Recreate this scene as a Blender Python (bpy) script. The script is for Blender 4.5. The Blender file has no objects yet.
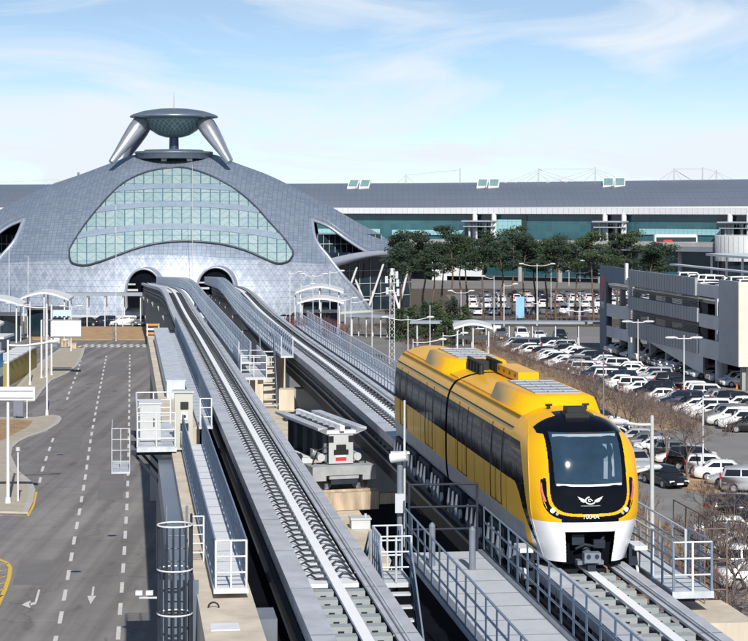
import bpy, bmesh, math, random
from mathutils import Vector, Matrix
random.seed(7)
SC = bpy.context.scene
COL = SC.collection
F = 2000.0; CX = 374.0; HY = 205.0; CH = 20.0     # lens in photo pixels, image column of the axis, horizon row, eye height (m)
def W(px, py, Y): return Vector(((px-CX)*Y/F, Y, CH-(py-HY)*Y/F))
def G(px, py, z=0.0):
    Y = (CH-z)*F/(py-HY); return Vector(((px-CX)*Y/F, Y, z))
def R(a): return math.radians(a)
# ------------------------------------------------------------------ materials
MATS = {}
def mat(name, col, rough=0.6, metal=0.0, var=0.15, scale=1.5, bump=0.0, spec=0.5, coat=0.0, detail=4.0, streak=False, ior=1.5):
    if name in MATS: return MATS[name]
    m = bpy.data.materials.new(name); m.use_nodes = True
    nt = m.node_tree; b = nt.nodes['Principled BSDF']
    b.inputs['Roughness'].default_value = rough; b.inputs['Metallic'].default_value = metal
    b.inputs['Specular IOR Level'].default_value = spec; b.inputs['Coat Weight'].default_value = coat
    b.inputs['Coat Roughness'].default_value = 0.08; b.inputs['IOR'].default_value = ior
    tc = nt.nodes.new('ShaderNodeTexCoord'); mp = nt.nodes.new('ShaderNodeMapping')
    mp.inputs['Scale'].default_value = (1, 1, 0.15) if streak else (1, 1, 1)
    nt.links.new(tc.outputs['Object'], mp.inputs['Vector'])
    n = nt.nodes.new('ShaderNodeTexNoise'); n.inputs['Scale'].default_value = scale; n.inputs['Detail'].default_value = detail
    n.inputs['Roughness'].default_value = 0.65
    nt.links.new(mp.outputs['Vector'], n.inputs['Vector'])
    r = nt.nodes.new('ShaderNodeValToRGB')
    r.color_ramp.elements[0].position = 0.3; r.color_ramp.elements[1].position = 0.7
    r.color_ramp.elements[0].color = tuple(max(0, c*(1-var)) for c in col)+(1,)
    r.color_ramp.elements[1].color = tuple(min(1, c*(1+var)) for c in col)+(1,)
    nt.links.new(n.outputs['Fac'], r.inputs['Fac']); nt.links.new(r.outputs['Color'], b.inputs['Base Color'])
    if bump:
        bp = nt.nodes.new('ShaderNodeBump'); bp.inputs['Strength'].default_value = bump; bp.inputs['Distance'].default_value = 0.05
        nt.links.new(n.outputs['Fac'], bp.inputs['Height']); nt.links.new(bp.outputs['Normal'], b.inputs['Normal'])
    MATS[name] = m; return m
def N(nt, t, **kw):
    n = nt.nodes.new(t)
    for k, v in kw.items():
        if k in n.inputs: n.inputs[k].default_value = v
        else: setattr(n, k, v)
    return n
def math_node(nt, op, a, b=None):
    n = nt.nodes.new('ShaderNodeMath'); n.operation = op
    for i, v in enumerate((a, b)):
        if v is None: continue
        if isinstance(v, (int, float)): n.inputs[i].default_value = v
        else: nt.links.new(v, n.inputs[i])
    return n.outputs[0]
def mix_col(nt, fac, a, b):
    n = nt.nodes.new('ShaderNodeMix'); n.data_type = 'RGBA'
    if isinstance(fac, (int, float)): n.inputs[0].default_value = fac
    else: nt.links.new(fac, n.inputs[0])
    for i, v in ((6, a), (7, b)):
        if isinstance(v, tuple): n.inputs[i].default_value = v+(1,) if len(v) == 3 else v
        else: nt.links.new(v, n.inputs[i])
    return n.outputs[2]
def uvmat(name, rough, metal, fn, spec=0.5, coat=0.0):
    """material whose colour is built by fn(nt, u, v) from the mesh's own UV in metres"""
    m = bpy.data.materials.new(name); m.use_nodes = True; nt = m.node_tree; b = nt.nodes['Principled BSDF']
    b.inputs['Roughness'].default_value = rough; b.inputs['Metallic'].default_value = metal
    b.inputs['Specular IOR Level'].default_value = spec; b.inputs['Coat Weight'].default_value = coat
    uv = nt.nodes.new('ShaderNodeUVMap'); s = nt.nodes.new('ShaderNodeSeparateXYZ'); nt.links.new(uv.outputs['UV'], s.inputs[0])
    c = fn(nt, s.outputs[0], s.outputs[1], uv.outputs['UV'], b)
    nt.links.new(c, b.inputs['Base Color']); MATS[name] = m; return m
def line(nt, x, period, w):
    """1 on a line of width w every period"""
    f = math_node(nt, 'FRACT', math_node(nt, 'DIVIDE', x, period))
    return math_node(nt, 'LESS_THAN', f, w/period)
# ------------------------------------------------------------------ mesh builder
class MB:
    def __init__(s, M=None): s.v=[]; s.f=[]; s.mi=[]; s.sm=[]; s.uv=[]; s.M=M
    def add(s, vs, fs, mi=0, sm=False, uv=None):
        o=len(s.v)
        for p in vs:
            p=Vector(p); s.v.append(s.M@p if s.M else p)
        for k,f in enumerate(fs):
            s.f.append([i+o for i in f]); s.mi.append(mi); s.sm.append(sm)
            s.uv.append([uv[i] for i in f] if uv else None)
    def box(s, x0,x1,y0,y1,z0,z1, mi=0):
        s.add([(x0,y0,z0),(x1,y0,z0),(x1,y1,z0),(x0,y1,z0),(x0,y0,z1),(x1,y0,z1),(x1,y1,z1),(x0,y1,z1)],
              [(0,3,2,1),(4,5,6,7),(0,1,5,4),(1,2,6,5),(2,3,7,6),(3,0,4,7)],mi)
    def cbox(s, c, d, rz=0.0, mi=0):
        c=Vector(c); a=Matrix.Rotation(rz,3,'Z'); h=Vector(d)/2
        vs=[c+a@Vector((sx*h.x,sy*h.y,sz*h.z)) for sz in(-1,1) for sx,sy in((-1,-1),(1,-1),(1,1),(-1,1))]
        s.add(vs,[(0,3,2,1),(4,5,6,7),(0,1,5,4),(1,2,6,5),(2,3,7,6),(3,0,4,7)],mi)
    def bar(s, p, q, w, h, mi=0):
        """rectangular bar between two points, w across, h upright"""
        p=Vector(p); q=Vector(q); d=(q-p).normalized(); up=Vector((0,0,1))
        if abs(d.z)>.98: up=Vector((0,1,0))
        x=d.cross(up).normalized()*w/2; u=x.cross(d).normalized()*h/2
        vs=[p-x-u,p+x-u,p+x+u,p-x+u,q-x-u,q+x-u,q+x+u,q-x+u]
        s.add(vs,[(0,1,2,3),(7,6,5,4),(4,5,1,0),(5,6,2,1),(6,7,3,2),(7,4,0,3)],mi)
    def tube(s, p, q, r0, r1=None, n=6, mi=0, caps=True, sm=True):
        r1=r0 if r1 is None else r1
        p=Vector(p); q=Vector(q); d=(q-p)
        if d.length<1e-6: return
        d.normalize(); a=d.orthogonal().normalized(); b=d.cross(a)
        vs=[]
        for c,r in((p,r0),(q,r1)):
            for i in range(n):
                t=2*math.pi*i/n; vs.append(c+(a*math.cos(t)+b*math.sin(t))*r)
        s.add(vs,[(i,(i+1)%n,n+(i+1)%n,n+i) for i in range(n)],mi,sm)
        if caps: s.add(vs,[tuple(range(n-1,-1,-1)),tuple(range(n,2*n))],mi)
    def path(s, pts, r, n=6, mi=0, closed=False):
        pts=[Vector(p) for p in pts]; m=len(pts)
        rr=r if isinstance(r,(list,tuple)) else [r]*m
        a=None; vs=[]
        for i,p in enumerate(pts):
            if closed: d=pts[(i+1)%m]-pts[i-1]
            else: d=pts[min(i+1,m-1)]-pts[max(i-1,0)]
            d.normalize()
            a=d.orthogonal() if a is None else a-d*a.dot(d)
            a.normalize(); b=d.cross(a)
            for k in range(n):
                t=2*math.pi*k/n; vs.append(p+(a*math.cos(t)+b*math.sin(t))*rr[i])
        fs=[]
        for i in range(m if closed else m-1):
            j=(i+1)%m
            for k in range(n): fs.append((i*n+k,i*n+(k+1)%n,j*n+(k+1)%n,j*n+k))
        s.add(vs,fs,mi,True)
        if not closed: s.add(vs,[tuple(range(n-1,-1,-1)),tuple(range((m-1)*n,m*n))],mi)
    def grid(s, rows, mi=0, sm=True, uv=None, flip=False):
        n=len(rows[0]); vs=[p for r in rows for p in r]; fs=[]
        for i in range(len(rows)-1):
            for j in range(n-1):
                q=(i*n+j,i*n+j+1,(i+1)*n+j+1,(i+1)*n+j); fs.append(q[::-1] if flip else q)
        s.add(vs,fs,mi,sm,[p for r in uv for p in r] if uv else None)
    def prism(s, pts, z0, z1, mi=0):
        """upright prism over a plan outline (counter-clockwise or not)"""
        a=sum(pts[i-1][0]*pts[i][1]-pts[i][0]*pts[i-1][1] for i in range(len(pts)))
        if a<0: pts=pts[::-1]
        n=len(pts); vs=[(p[0],p[1],z0) for p in pts]+[(p[0],p[1],z1) for p in pts]
        s.add(vs,[(i,(i+1)%n,n+(i+1)%n,n+i) for i in range(n)]+[tuple(range(n,2*n)),tuple(range(n-1,-1,-1))],mi)
    def disc(s, c, axis, r, t, n=16, mi=0):
        c=Vector(c); ax=Vector(axis).normalized(); s.tube(c-ax*t/2,c+ax*t/2,r,r,n,mi)
    def build(s, name, mats, parent=None, at=None):
        me=bpy.data.meshes.new(name)
        o=Vector(at) if at is not None else Vector((0,0,0))
        root=parent
        if parent is not None:
            o=Vector((0,0,0))
            while root is not None: o+=root.location; root=root.parent
        me.from_pydata([tuple(p-o) for p in s.v],[],s.f)
        for m in (mats if isinstance(mats,(list,tuple)) else [mats]): me.materials.append(m)
        me.polygons.foreach_set('material_index',s.mi); me.polygons.foreach_set('use_smooth',s.sm)
        if any(u is not None for u in s.uv):
            l=me.uv_layers.new(name='UVMap'); k=0
            for u,f in zip(s.uv,s.f):
                for j in range(len(f)):
                    if u: l.data[k].uv=u[j]
                    k+=1
        me.update()
        ob=bpy.data.objects.new(name,me); COL.objects.link(ob)
        if parent is not None: ob.parent=parent
        else: ob.location=o
        return ob
def tag(o, label=None, cat=None, group=None, kind=None):
    if label: o['label']=label
    if cat: o['category']=cat
    if group: o['group']=group
    if kind: o['kind']=kind
    return o
def thing(name, label, cat, loc, group=None, rz=0.0):
    o=bpy.data.objects.new(name,None); COL.objects.link(o); o.location=Vector(loc); o.rotation_euler.z=rz
    o.empty_display_size=.3
    return tag(o,label,cat,group)
def copy_tree(o, parent=None):
    c=o.copy(); COL.objects.link(c)
    if parent is not None: c.parent=parent
    for ch in list(o.children): copy_tree(ch,c)
    return c
ORD=['first','second','third','fourth','fifth','sixth','seventh','eighth','ninth','tenth','eleventh','twelfth','thirteenth','fourteenth','fifteenth','sixteenth','seventeenth','eighteenth','nineteenth','twentieth']
def ordn(i):
    if i<20: return ORD[i]
    t={20:'twenty',30:'thirty',40:'forty',50:'fifty'}; k=i+1
    if k%10==0: return {30:'thirtieth',40:'fortieth',50:'fiftieth'}[k]
    return t[k//10*10]+'-'+ORD[k%10-1]
def spline(P, n=8, closed=False):
    P=[Vector(p) for p in P]; out=[]; m=len(P)
    for i in range(m if closed else m-1):
        if closed: a,b,c,d=P[i-1],P[i],P[(i+1)%m],P[(i+2)%m]
        else: a,b,c,d=P[max(i-1,0)],P[i],P[i+1],P[min(i+2,m-1)]
        for k in range(n):
            t=k/n
            out.append(.5*((2*b)+(c-a)*t+(2*a-5*b+4*c-d)*t*t+(3*b-a-3*c+d)*t**3))
    if not closed: out.append(P[-1])
    return out
def lerp_tab(tab, x):
    if x<=tab[0][0]: return tab[0][1]
    for (a,b),(c,d) in zip(tab,tab[1:]):
        if x<=c: return b+(d-b)*(x-a)/(c-a)
    return tab[-1][1]
def smooth_tab(tab, x):
    """smooth interpolation through the table (Catmull-Rom in value)"""
    if x<=tab[0][0]: return tab[0][1]
    if x>=tab[-1][0]: return tab[-1][1]
    for i in range(len(tab)-1):
        if x<=tab[i+1][0]:
            x0,y0=tab[i]; x1,y1=tab[i+1]
            m0=(y1-tab[i-1][1])/(x1-tab[i-1][0]) if i>0 else (y1-y0)/(x1-x0)
            m1=(tab[i+2][1]-y0)/(tab[i+2][0]-x0) if i+2<len(tab) else (y1-y0)/(x1-x0)
            h=x1-x0; t=(x-x0)/h
            return (2*t**3-3*t*t+1)*y0+(t**3-2*t*t+t)*h*m0+(-2*t**3+3*t*t)*y1+(t**3-t*t)*h*m1
def text_mesh(body, size, name, material, parent, M, depth=0.006, align='CENTER'):
    cu=bpy.data.curves.new(name,'FONT'); cu.body=body; cu.size=size; cu.extrude=depth/2; cu.align_x=align; cu.align_y='CENTER'
    ob=bpy.data.objects.new(name,cu); COL.objects.link(ob)
    me=bpy.data.meshes.new_from_object(ob.evaluated_get(bpy.context.evaluated_depsgraph_get()))
    bpy.data.objects.remove(ob); bpy.data.curves.remove(cu)
    me.name=name; me.transform(M); me.materials.clear(); me.materials.append(material)
    o=bpy.data.objects.new(name,me); COL.objects.link(o); o.parent=parent
    return o
# ------------------------------------------------------------------ palette
ASPH = mat('asphalt',(.205,.193,.19),.85,0,.13,.35,.1,detail=9)
LOT = mat('lot_asphalt',(.22,.215,.21),.85,0,.14,.3,.1,detail=8)
GROUND = mat('ground_paving',(.2,.195,.19),.9,0,.12,.15)
PAVE = mat('paving',(.42,.37,.30),.85,0,.12,.8)
KERB = mat('kerbstone',(.45,.43,.4),.8,0,.12,1.2)
SOIL = mat('dry_soil',(.33,.22,.12),.95,0,.3,1.1,.4)
DEADGRASS = mat('dead_grass',(.42,.27,.14),.95,0,.22,.7,.4)
WHITE_LINE = mat('road_paint',(.62,.62,.6),.7,0,.3,5,detail=9)
YEL_LINE = mat('yellow_road_paint',(.7,.45,.06),.7,0,.15,6)
CONC = mat('pale_concrete',(.6,.53,.43),.8,0,.2,1.0,.08,streak=True)
CONC2 = mat('grey_concrete',(.33,.33,.33),.85,0,.15,.8,.1,streak=True)
STEEL = mat('galvanised_steel',(.56,.6,.65),.5,.12,.22,2,detail=7)
DKSTEEL = mat('dark_steel',(.026,.034,.05),.65,.1,.3,2,spec=.25)
RAILTOP = mat('track_plate',(.46,.48,.52),.5,.0,.2,.9,streak=False)
TRACKPALE = mat('pale_track_bed',(.72,.74,.78),.6,0,.08,2)
POWER = mat('white_rail',(.9,.91,.92),.5,.0,.04,2)
RAILING = mat('railing_paint',(.62,.68,.76),.4,.25,.08,4)
RAILDK = mat('blue_grey_railing',(.25,.32,.42),.45,.35,.15,4)
WHITE = mat('white_paint',(.68,.69,.71),.45,0,.05,2)
GREYP = mat('grey_paint',(.5,.52,.53),.5,0,.08,2)
GREYD = mat('mid_grey_paint',(.17,.195,.235),.5,0,.12,2)
BLACK = mat('black_rubber',(.012,.013,.016),.55,0,.3,3)
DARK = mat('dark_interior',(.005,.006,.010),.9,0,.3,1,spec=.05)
YEL = mat('train_yellow',(.85,.44,.008),.4,0,.07,.9,spec=.18,coat=.1,streak=True)
TWHITE = mat('train_white',(.85,.86,.88),.28,0,.03,1,coat=.5)
TBLACK = mat('train_black_gloss',(.004,.005,.009),.12,0,.2,1,spec=.4,ior=1.2)
TGLASS = mat('train_window_glass',(.006,.008,.013),.06,0,.5,1.3,spec=.4,ior=1.13,bump=.1)
WSHIELD = mat('windscreen_glass',(.022,.045,.075),.07,0,.3,.9,spec=.5,ior=1.3)
TGREY = mat('train_skirt_grey',(.34,.37,.42),.4,.2,.1,1)
LIGHTB = mat('pale_equipment',(.54,.57,.61),.5,0,.06,2)
RUST = mat('rusty_concrete',(.44,.35,.26),.85,0,.45,3.0,streak=True)
GREEN = mat('green_tarpaulin',(.06,.36,.11),.5,0,.15,3)
GLASSDK = mat('dark_glass',(.015,.03,.045),.1,0,.3,.4,spec=.7)
OLIVE = mat('olive_cladding',(.33,.26,.05),.6,0,.12,1)
BLUE = mat('blue_panel',(.05,.33,.7),.5,0,.1,1)
PBLUE = mat('pale_blue_panel',(.5,.64,.78),.5,0,.06,1)
RED = mat('red_panel',(.6,.03,.04),.5,0,.08,1)
ORANGE = mat('orange_panel',(.75,.25,.05),.5,0,.1,1)
BARK = mat('pine_bark',(.13,.085,.06),.9,0,.3,3,.4)
BARKG = mat('grey_bark',(.17,.13,.115),.9,0,.25,4)
TWIG = mat('winter_twigs',(.2,.145,.125),.9,0,.3,2)
TWIGR = mat('reddish_twigs',(.22,.075,.06),.9,0,.3,2)
NEEDLE = mat('pine_needles',(.020,.040,.020),.8,0,.55,.6)
NEEDLE2 = mat('lighter_pine_needles',(.042,.07,.028),.8,0,.5,.6)
YSHRUB = mat('yellowish_leaves',(.3,.25,.05),.8,0,.4,2)

def road_mat():
    """worn asphalt: broad patches, long tyre streaks, fine cracks, oil spots"""
    m=MATS['asphalt']; nt=m.node_tree; b=nt.nodes['Principled BSDF']; tc=nt.nodes['Texture Coordinate']
    base=b.inputs['Base Color'].links[0].from_socket
    def tex(t,scl,**k):
        mp=nt.nodes.new('ShaderNodeMapping'); mp.inputs['Scale'].default_value=scl; mp.inputs['Rotation'].default_value=(0,0,.13); nt.links.new(tc.outputs['Object'],mp.inputs['Vector']); n=N(nt,t,**k); nt.links.new(mp.outputs[0],n.inputs['Vector']); return n
    def rng(v,a,c,x=0,y=1):
        r=nt.nodes.new('ShaderNodeMapRange'); nt.links.new(v,r.inputs[0])
        for i,q in enumerate((a,c,x,y)): r.inputs[i+1].default_value=q
        return r.outputs[0]
    big=tex('ShaderNodeTexNoise',(.06,.03,.06),Scale=1.0,Detail=3.0); tyre=tex('ShaderNodeTexNoise',(1.1,.012,1),Scale=1.0,Detail=4.0)
    vo=nt.nodes.new('ShaderNodeTexVoronoi'); vo.feature='DISTANCE_TO_EDGE'; vo.inputs['Scale'].default_value=.11
    wob=N(nt,'ShaderNodeTexNoise',Scale=.5,Detail=6.0); nt.links.new(tc.outputs['Object'],wob.inputs['Vector'])
    ad=nt.nodes.new('ShaderNodeVectorMath'); ad.operation='MULTIPLY_ADD'; nt.links.new(wob.outputs['Color'],ad.inputs[0]); ad.inputs[1].default_value=(3,3,0); nt.links.new(tc.outputs['Object'],ad.inputs[2]); nt.links.new(ad.outputs[0],vo.inputs['Vector'])
    crack=rng(vo.outputs['Distance'],.003,.010,.8,1.0)
    oil=rng(tex('ShaderNodeTexNoise',(.7,.16,1),Scale=1.0,Detail=5.0).outputs['Fac'],.62,.7,1.0,.72)
    f=math_node(nt,'MULTIPLY',rng(big.outputs['Fac'],.35,.65,.84,1.14),rng(tyre.outputs['Fac'],.38,.64,.78,1.12))
    f=math_node(nt,'MULTIPLY',math_node(nt,'MULTIPLY',f,crack),oil)
    c=nt.nodes.new('ShaderNodeVectorMath'); c.operation='SCALE'; nt.links.new(base,c.inputs[0]); nt.links.new(f,c.inputs['Scale']); nt.links.new(c.outputs[0],b.inputs['Base Color'])
road_mat()
SKY_GAIN=(1.6,1.8,1.7,1); CLOUD=(7.9,8.5,9.2); EXPO=0.1
# ------------------------------------------------------------------ sun, sky, camera
SUN_EL=R(36); SUN_AZ=R(8.5)      # sun behind the viewer, a little to the right
w=bpy.data.worlds.new('World'); SC.world=w; w.use_nodes=True; nt=w.node_tree
bg=nt.nodes['Background']; bg.inputs['Strength'].default_value=.1
sky=nt.nodes.new('ShaderNodeTexSky'); sky.sky_type='NISHITA'; sky.sun_disc=False
sky.sun_elevation=SUN_EL; sky.sun_rotation=math.pi-SUN_AZ; sky.altitude=50; sky.air_density=1.0; sky.dust_density=.6; sky.ozone_density=1.6
tc=nt.nodes.new('ShaderNodeTexCoord')
lift=nt.nodes.new('ShaderNodeMapping'); lift.inputs['Scale'].default_value=(1,1,3.2); lift.inputs['Location'].default_value=(0,0,.05); nt.links.new(tc.outputs['Generated'],lift.inputs['Vector']); nv=nt.nodes.new('ShaderNodeVectorMath'); nv.operation='NORMALIZE'; nt.links.new(lift.outputs[0],nv.inputs[0]); nt.links.new(nv.outputs[0],sky.inputs['Vector'])
mp=nt.nodes.new('ShaderNodeMapping'); mp.inputs['Rotation'].default_value=(0,R(-28),0); mp.inputs['Scale'].default_value=(5.5,5.5,22.0); mp.inputs['Location'].default_value=(.35,0,.2)
nt.links.new(tc.outputs['Generated'],mp.inputs['Vector'])
n1=N(nt,'ShaderNodeTexNoise',Scale=1.25,Detail=9.0,Roughness=.56,Distortion=.9); nt.links.new(mp.outputs['Vector'],n1.inputs['Vector'])
r1=nt.nodes.new('ShaderNodeValToRGB'); r1.color_ramp.elements[0].position=.43; r1.color_ramp.elements[1].position=.70
r1.color_ramp.elements[0].color=(0,0,0,1); r1.color_ramp.elements[1].color=(1,1,1,1); nt.links.new(n1.outputs['Fac'],r1.inputs['Fac'])
# thin veil of cloud thickening towards the horizon
sp=nt.nodes.new('ShaderNodeSeparateXYZ'); nt.links.new(tc.outputs['Generated'],sp.inputs[0])
veil=nt.nodes.new('ShaderNodeMapRange'); veil.inputs['From Min'].default_value=0.0; veil.inputs['From Max'].default_value=.085; veil.inputs['To Min'].default_value=.74; veil.inputs['To Max'].default_value=.22
veil.interpolation_type='SMOOTHSTEP'
nt.links.new(sp.outputs[2],veil.inputs['Value'])
mx=math_node(nt,'MAXIMUM',r1.outputs['Color'],veil.outputs[0])
cz=nt.nodes.new('ShaderNodeMapRange'); cz.inputs['From Min'].default_value=.1; cz.inputs['From Max'].default_value=.4; cz.inputs['To Min'].default_value=.75; cz.inputs['To Max'].default_value=.08; nt.links.new(sp.outputs[2],cz.inputs['Value'])
vz=nt.nodes.new('ShaderNodeMapRange'); vz.inputs['From Min'].default_value=.1; vz.inputs['From Max'].default_value=.35; vz.inputs['To Min'].default_value=1; vz.inputs['To Max'].default_value=0; nt.links.new(sp.outputs[2],vz.inputs['Value'])
sm=math_node(nt,'ADD',math_node(nt,'MULTIPLY',r1.outputs['Color'],cz.outputs[0]),math_node(nt,'MULTIPLY',veil.outputs[0],vz.outputs[0])); sm=math_node(nt,'MINIMUM',sm,1.0)
tint=mix_col(nt,1.0,sky.outputs[0],(0,0,0)); 
gain=nt.nodes.new('ShaderNodeMix'); gain.data_type='RGBA'; gain.blend_type='MULTIPLY'; gain.inputs[0].default_value=1.0
nt.links.new(sky.outputs[0],gain.inputs[6]); gz=nt.nodes.new('ShaderNodeMapRange'); gz.inputs['From Min'].default_value=.08; gz.inputs['From Max'].default_value=.5; nt.links.new(sp.outputs[2],gz.inputs['Value']); nt.links.new(mix_col(nt,gz.outputs[0],SKY_GAIN[:3],(.85,.9,.95)),gain.inputs[7])
skyc=mix_col(nt,sm,gain.outputs[2],CLOUD)
nt.links.new(skyc,bg.inputs['Color'])
sd=bpy.data.lights.new('Sun','SUN'); sd.energy=4.8; sd.angle=R(.5); sd.color=(1.0,.95,.87)
so=bpy.data.objects.new('Sun',sd); COL.objects.link(so)
tosun=Vector((math.sin(SUN_AZ)*math.cos(SUN_EL),-math.cos(SUN_AZ)*math.cos(SUN_EL),math.sin(SUN_EL)))
so.rotation_euler=tosun.to_track_quat('Z','Y').to_euler(); so.location=(30,-60,80)
cd=bpy.data.cameras.new('Camera'); cam=bpy.data.objects.new('Camera',cd); COL.objects.link(cam); SC.camera=cam
cam.location=(0,0,CH); cam.rotation_euler=(R(90),0,0); cd.sensor_width=36; cd.lens=36*F/748; cd.shift_y=-(320.5-HY)/748
cd.clip_start=1; cd.clip_end=6000
SC.view_settings.view_transform='Standard'; SC.view_settings.look='None'; SC.view_settings.gamma=1; SC.view_settings.exposure=EXPO
SC.view_settings.use_curve_mapping=False
SC.cycles.max_bounces=6; SC.cycles.caustics_reflective=False; SC.cycles.caustics_refractive=False
# ------------------------------------------------------------------ ground, roads, markings
def sheet(name, outline, z, m, kind='structure', t=None):
    mb=MB()
    if t: mb.prism([(p[0],p[1]) for p in outline],z-t,z)
    else:
        o=[(p[0],p[1]) for p in outline]
        a=sum(o[i-1][0]*o[i][1]-o[i][0]*o[i-1][1] for i in range(len(o)))
        if a<0: o=o[::-1]
        mb.add([(p[0],p[1],z) for p in o],[tuple(range(len(o)))])
    o=mb.build(name,m); o['kind']=kind; return o
sheet('ground',[(-2500,-60),(2500,-60),(2500,5000),(-2500,5000)],0,GROUND)
PX=lambda L:[G(*p) for p in L]
road=sheet('road',[(-60,60),(-9.0,60),(-12,120),(-30,278),(-47,292),(-62,330),(-75,330),(-75,200)],.004,ASPH)
sheet('cross_road',[(-75,276),(-20,276),(-20,294),(-75,294)],.008,ASPH)
mk=MB()
def dash(px,py,px2,py2,wd=.16):
    a=G(px,py); b=G(px2,py2); d=(b-a).normalized(); x=Vector((-d.y,d.x,0))*wd/2; z=.013
    mk.add([(*(a-x).xy,z),(*(a+x).xy,z),(*(b+x).xy,z),(*(b-x).xy,z)],[(0,1,2,3)])
def dash_line(pts,step,ln,wd=.16):
    P=[G(*p) for p in pts]; acc=0; t=0
    L=[0]
    for a,b in zip(P,P[1:]): L.append(L[-1]+(b-a).length)
    def at(s):
        for i in range(len(P)-1):
            if s<=L[i+1]: return P[i].lerp(P[i+1],(s-L[i])/(L[i+1]-L[i]))
        return P[-1]
    s=0
    while s+ln<L[-1]:
        a=at(s); b=at(s+ln); d=(b-a).normalized(); x=Vector((-d.y,d.x,0))*wd/2
        mk.add([(*(a-x).xy,.013),(*(a+x).xy,.013),(*(b+x).xy,.013),(*(b-x).xy,.013)],[(0,1,2,3)]); s+=step
dash_line([(53,650),(60.3,620.7),(69.6,568),(73.4,544.8),(79.9,509.6),(84.9,480),(91.1,437),(97.9,400),(106.6,355)],5.6,2.9,.2)
dash_line([(118,640),(119.6,617),(121.9,588.5),(124.9,542),(126.9,506),(128.3,472),(128.8,437),(129.3,400),(129.8,352)],5.6,2.9,.2)
dash_line([(39.5,483),(41.9,471),(55.4,432.3)],6.2,3.0,.2); dash_line([(67,400),(67.9,396),(77.4,372.4),(81,360)],6.2,3.0,.2)
mk.build('lane_markings',WHITE_LINE)['kind']='structure'
ar=MB()
def arrow(pts):
    P=[G(*p) for p in pts]; ar.add([(p.x,p.y,.014) for p in P],[tuple(range(len(P)))])
# straight arrow and left-turn arrow, drawn along the lane
arrow([(92.6,587),(94.6,587),(93.4,596.5),(91.2,596.5)]); arrow([(87.2,596.2),(96.2,596.2),(90.5,604.6)])
arrow([(38.2,590),(40.4,590),(37,602.6),(34.6,602.6)]); arrow([(34.6,602.6),(37,602.6),(35.5,604.8),(29.5,606.2),(29.5,603.6)]); arrow([(30.5,600.8),(30.2,608.6),(21.5,605)])
ar.build('road_arrows',WHITE_LINE)['kind']='structure'
ck=MB()
for r in range(2):
    for i in range(26):
        if (i+r)%2==0:
            x0=G(79,346).x+i*.46; y0=281+r*3.0; sh=r*.0
            ck.add([(x0,y0,.013),(x0+.46,y0,.013),(x0+.46,y0+3,.013),(x0,y0+3,.013)],[(0,1,2,3)])
ck.build('checkered_crossing_markings',WHITE_LINE)['kind']='structure'
yl=MB()
def stripe(pts,wd,z=.013,close=False):
    P=[G(*p) for p in pts]
    for a,b in zip(P,P[1:]+([P[0]] if close else [])):
        d=(b-a).normalized(); x=Vector((-d.y,d.x,0))*wd/2
        yl.add([(*(a-x).xy,z),(*(a+x).xy,z),(*(b+x).xy,z),(*(b-x).xy,z)],[(0,1,2,3)])
stripe([(-12,555),(0,560),(7,563),(10.5,568),(9,578),(5,590),(0,601),(-8,618)],.22)
for k in range(6): stripe([(-8,566+k*7),(8.5-k*1.2,563.5+k*6.4)],.12)
stripe([(-6,518),(4,515.2),(27.5,516.8),(33,507),(36.5,492)],.16)
yl.build('yellow_hatching',YEL_LINE)['kind']='structure'
# pavements with kerbs, left of the road
def pavement(name,outline,inset):
    P=PX(outline); sheet(name,P,.13,KERB,t=.18)
    c=sum(P,Vector())/len(P)
    Q=[]
    n=len(P)
    for i in range(n):
        d=(P[(i+1)%n]-P[i-1]).normalized(); nn=Vector((-d.y,d.x,0)); 
        Q.append(P[i]+nn*inset)
    sheet(name+'_paving',Q,.134,PAVE)
isl=[(-14,513),(-14,419),(8,418.2),(33,418.6),(53,416),(60,417.4),(62,420),(59,424.5),(47,432),(30,437.5),(19,443),(12.6,449),(11,457),(18,472),(32.6,484),(35.5,491.5),(33,504),(28,514)]
pavement('traffic_island',isl[::-1],.45)
sheet('island_soil',PX([(-12,421),(20,421),(33,422.5),(28,428),(16,434.5),(4,441),(-12,446)]),.139,SOIL)
side=[(20,402),(36,401),(42,392),(52,381),(68,374),(78,366),(83,357),(85,349),(60,349),(36,366),(14,390)]
pavement('pavement',side,.4)
sheet('verge',[(-54.5,222),(-41.6,222),(-44.5,262),(-54.5,262)],.02,SOIL)
ln=sheet('lawn',[(-50.5,296),(-33.0,296),(-36.0,327),(-57,327)],.12,DEADGRASS,t=.16)
# patched asphalt and manhole covers in the road
PATCH=mat('asphalt_patch',(.175,.168,.166),.85,0,.15,.6,.1,detail=8)
for k,(a,b,c_,d) in enumerate((((100,470),(124,470),(123,500),(97,500)),((62,430),(84,430),(80,452),(56,452)),((108,362),(126,362),(126,376),(106,376)),((20,560),(52,560),(46,585),(12,585)))):
    sheet('asphalt_patch',PX([a,b,c_,d]),.0085,PATCH)
for k,(px,py) in enumerate(((112,536),(76,572),(104,412),(60,455))):
    mh=MB(); p=G(px,py); mh.tube((p.x,p.y,.0),(p.x,p.y,.016),.36,.36,20); mh.tube((p.x,p.y,.016),(p.x,p.y,.018),.28,.28,20,1); o=mh.build('manhole_cover',[GREYD,DKSTEEL]); tag(o,'round dark manhole cover in the road, '+['in the middle lane','nearest the left turn arrow','farthest from the camera','left of the middle lane'][k],'manhole cover')
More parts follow.
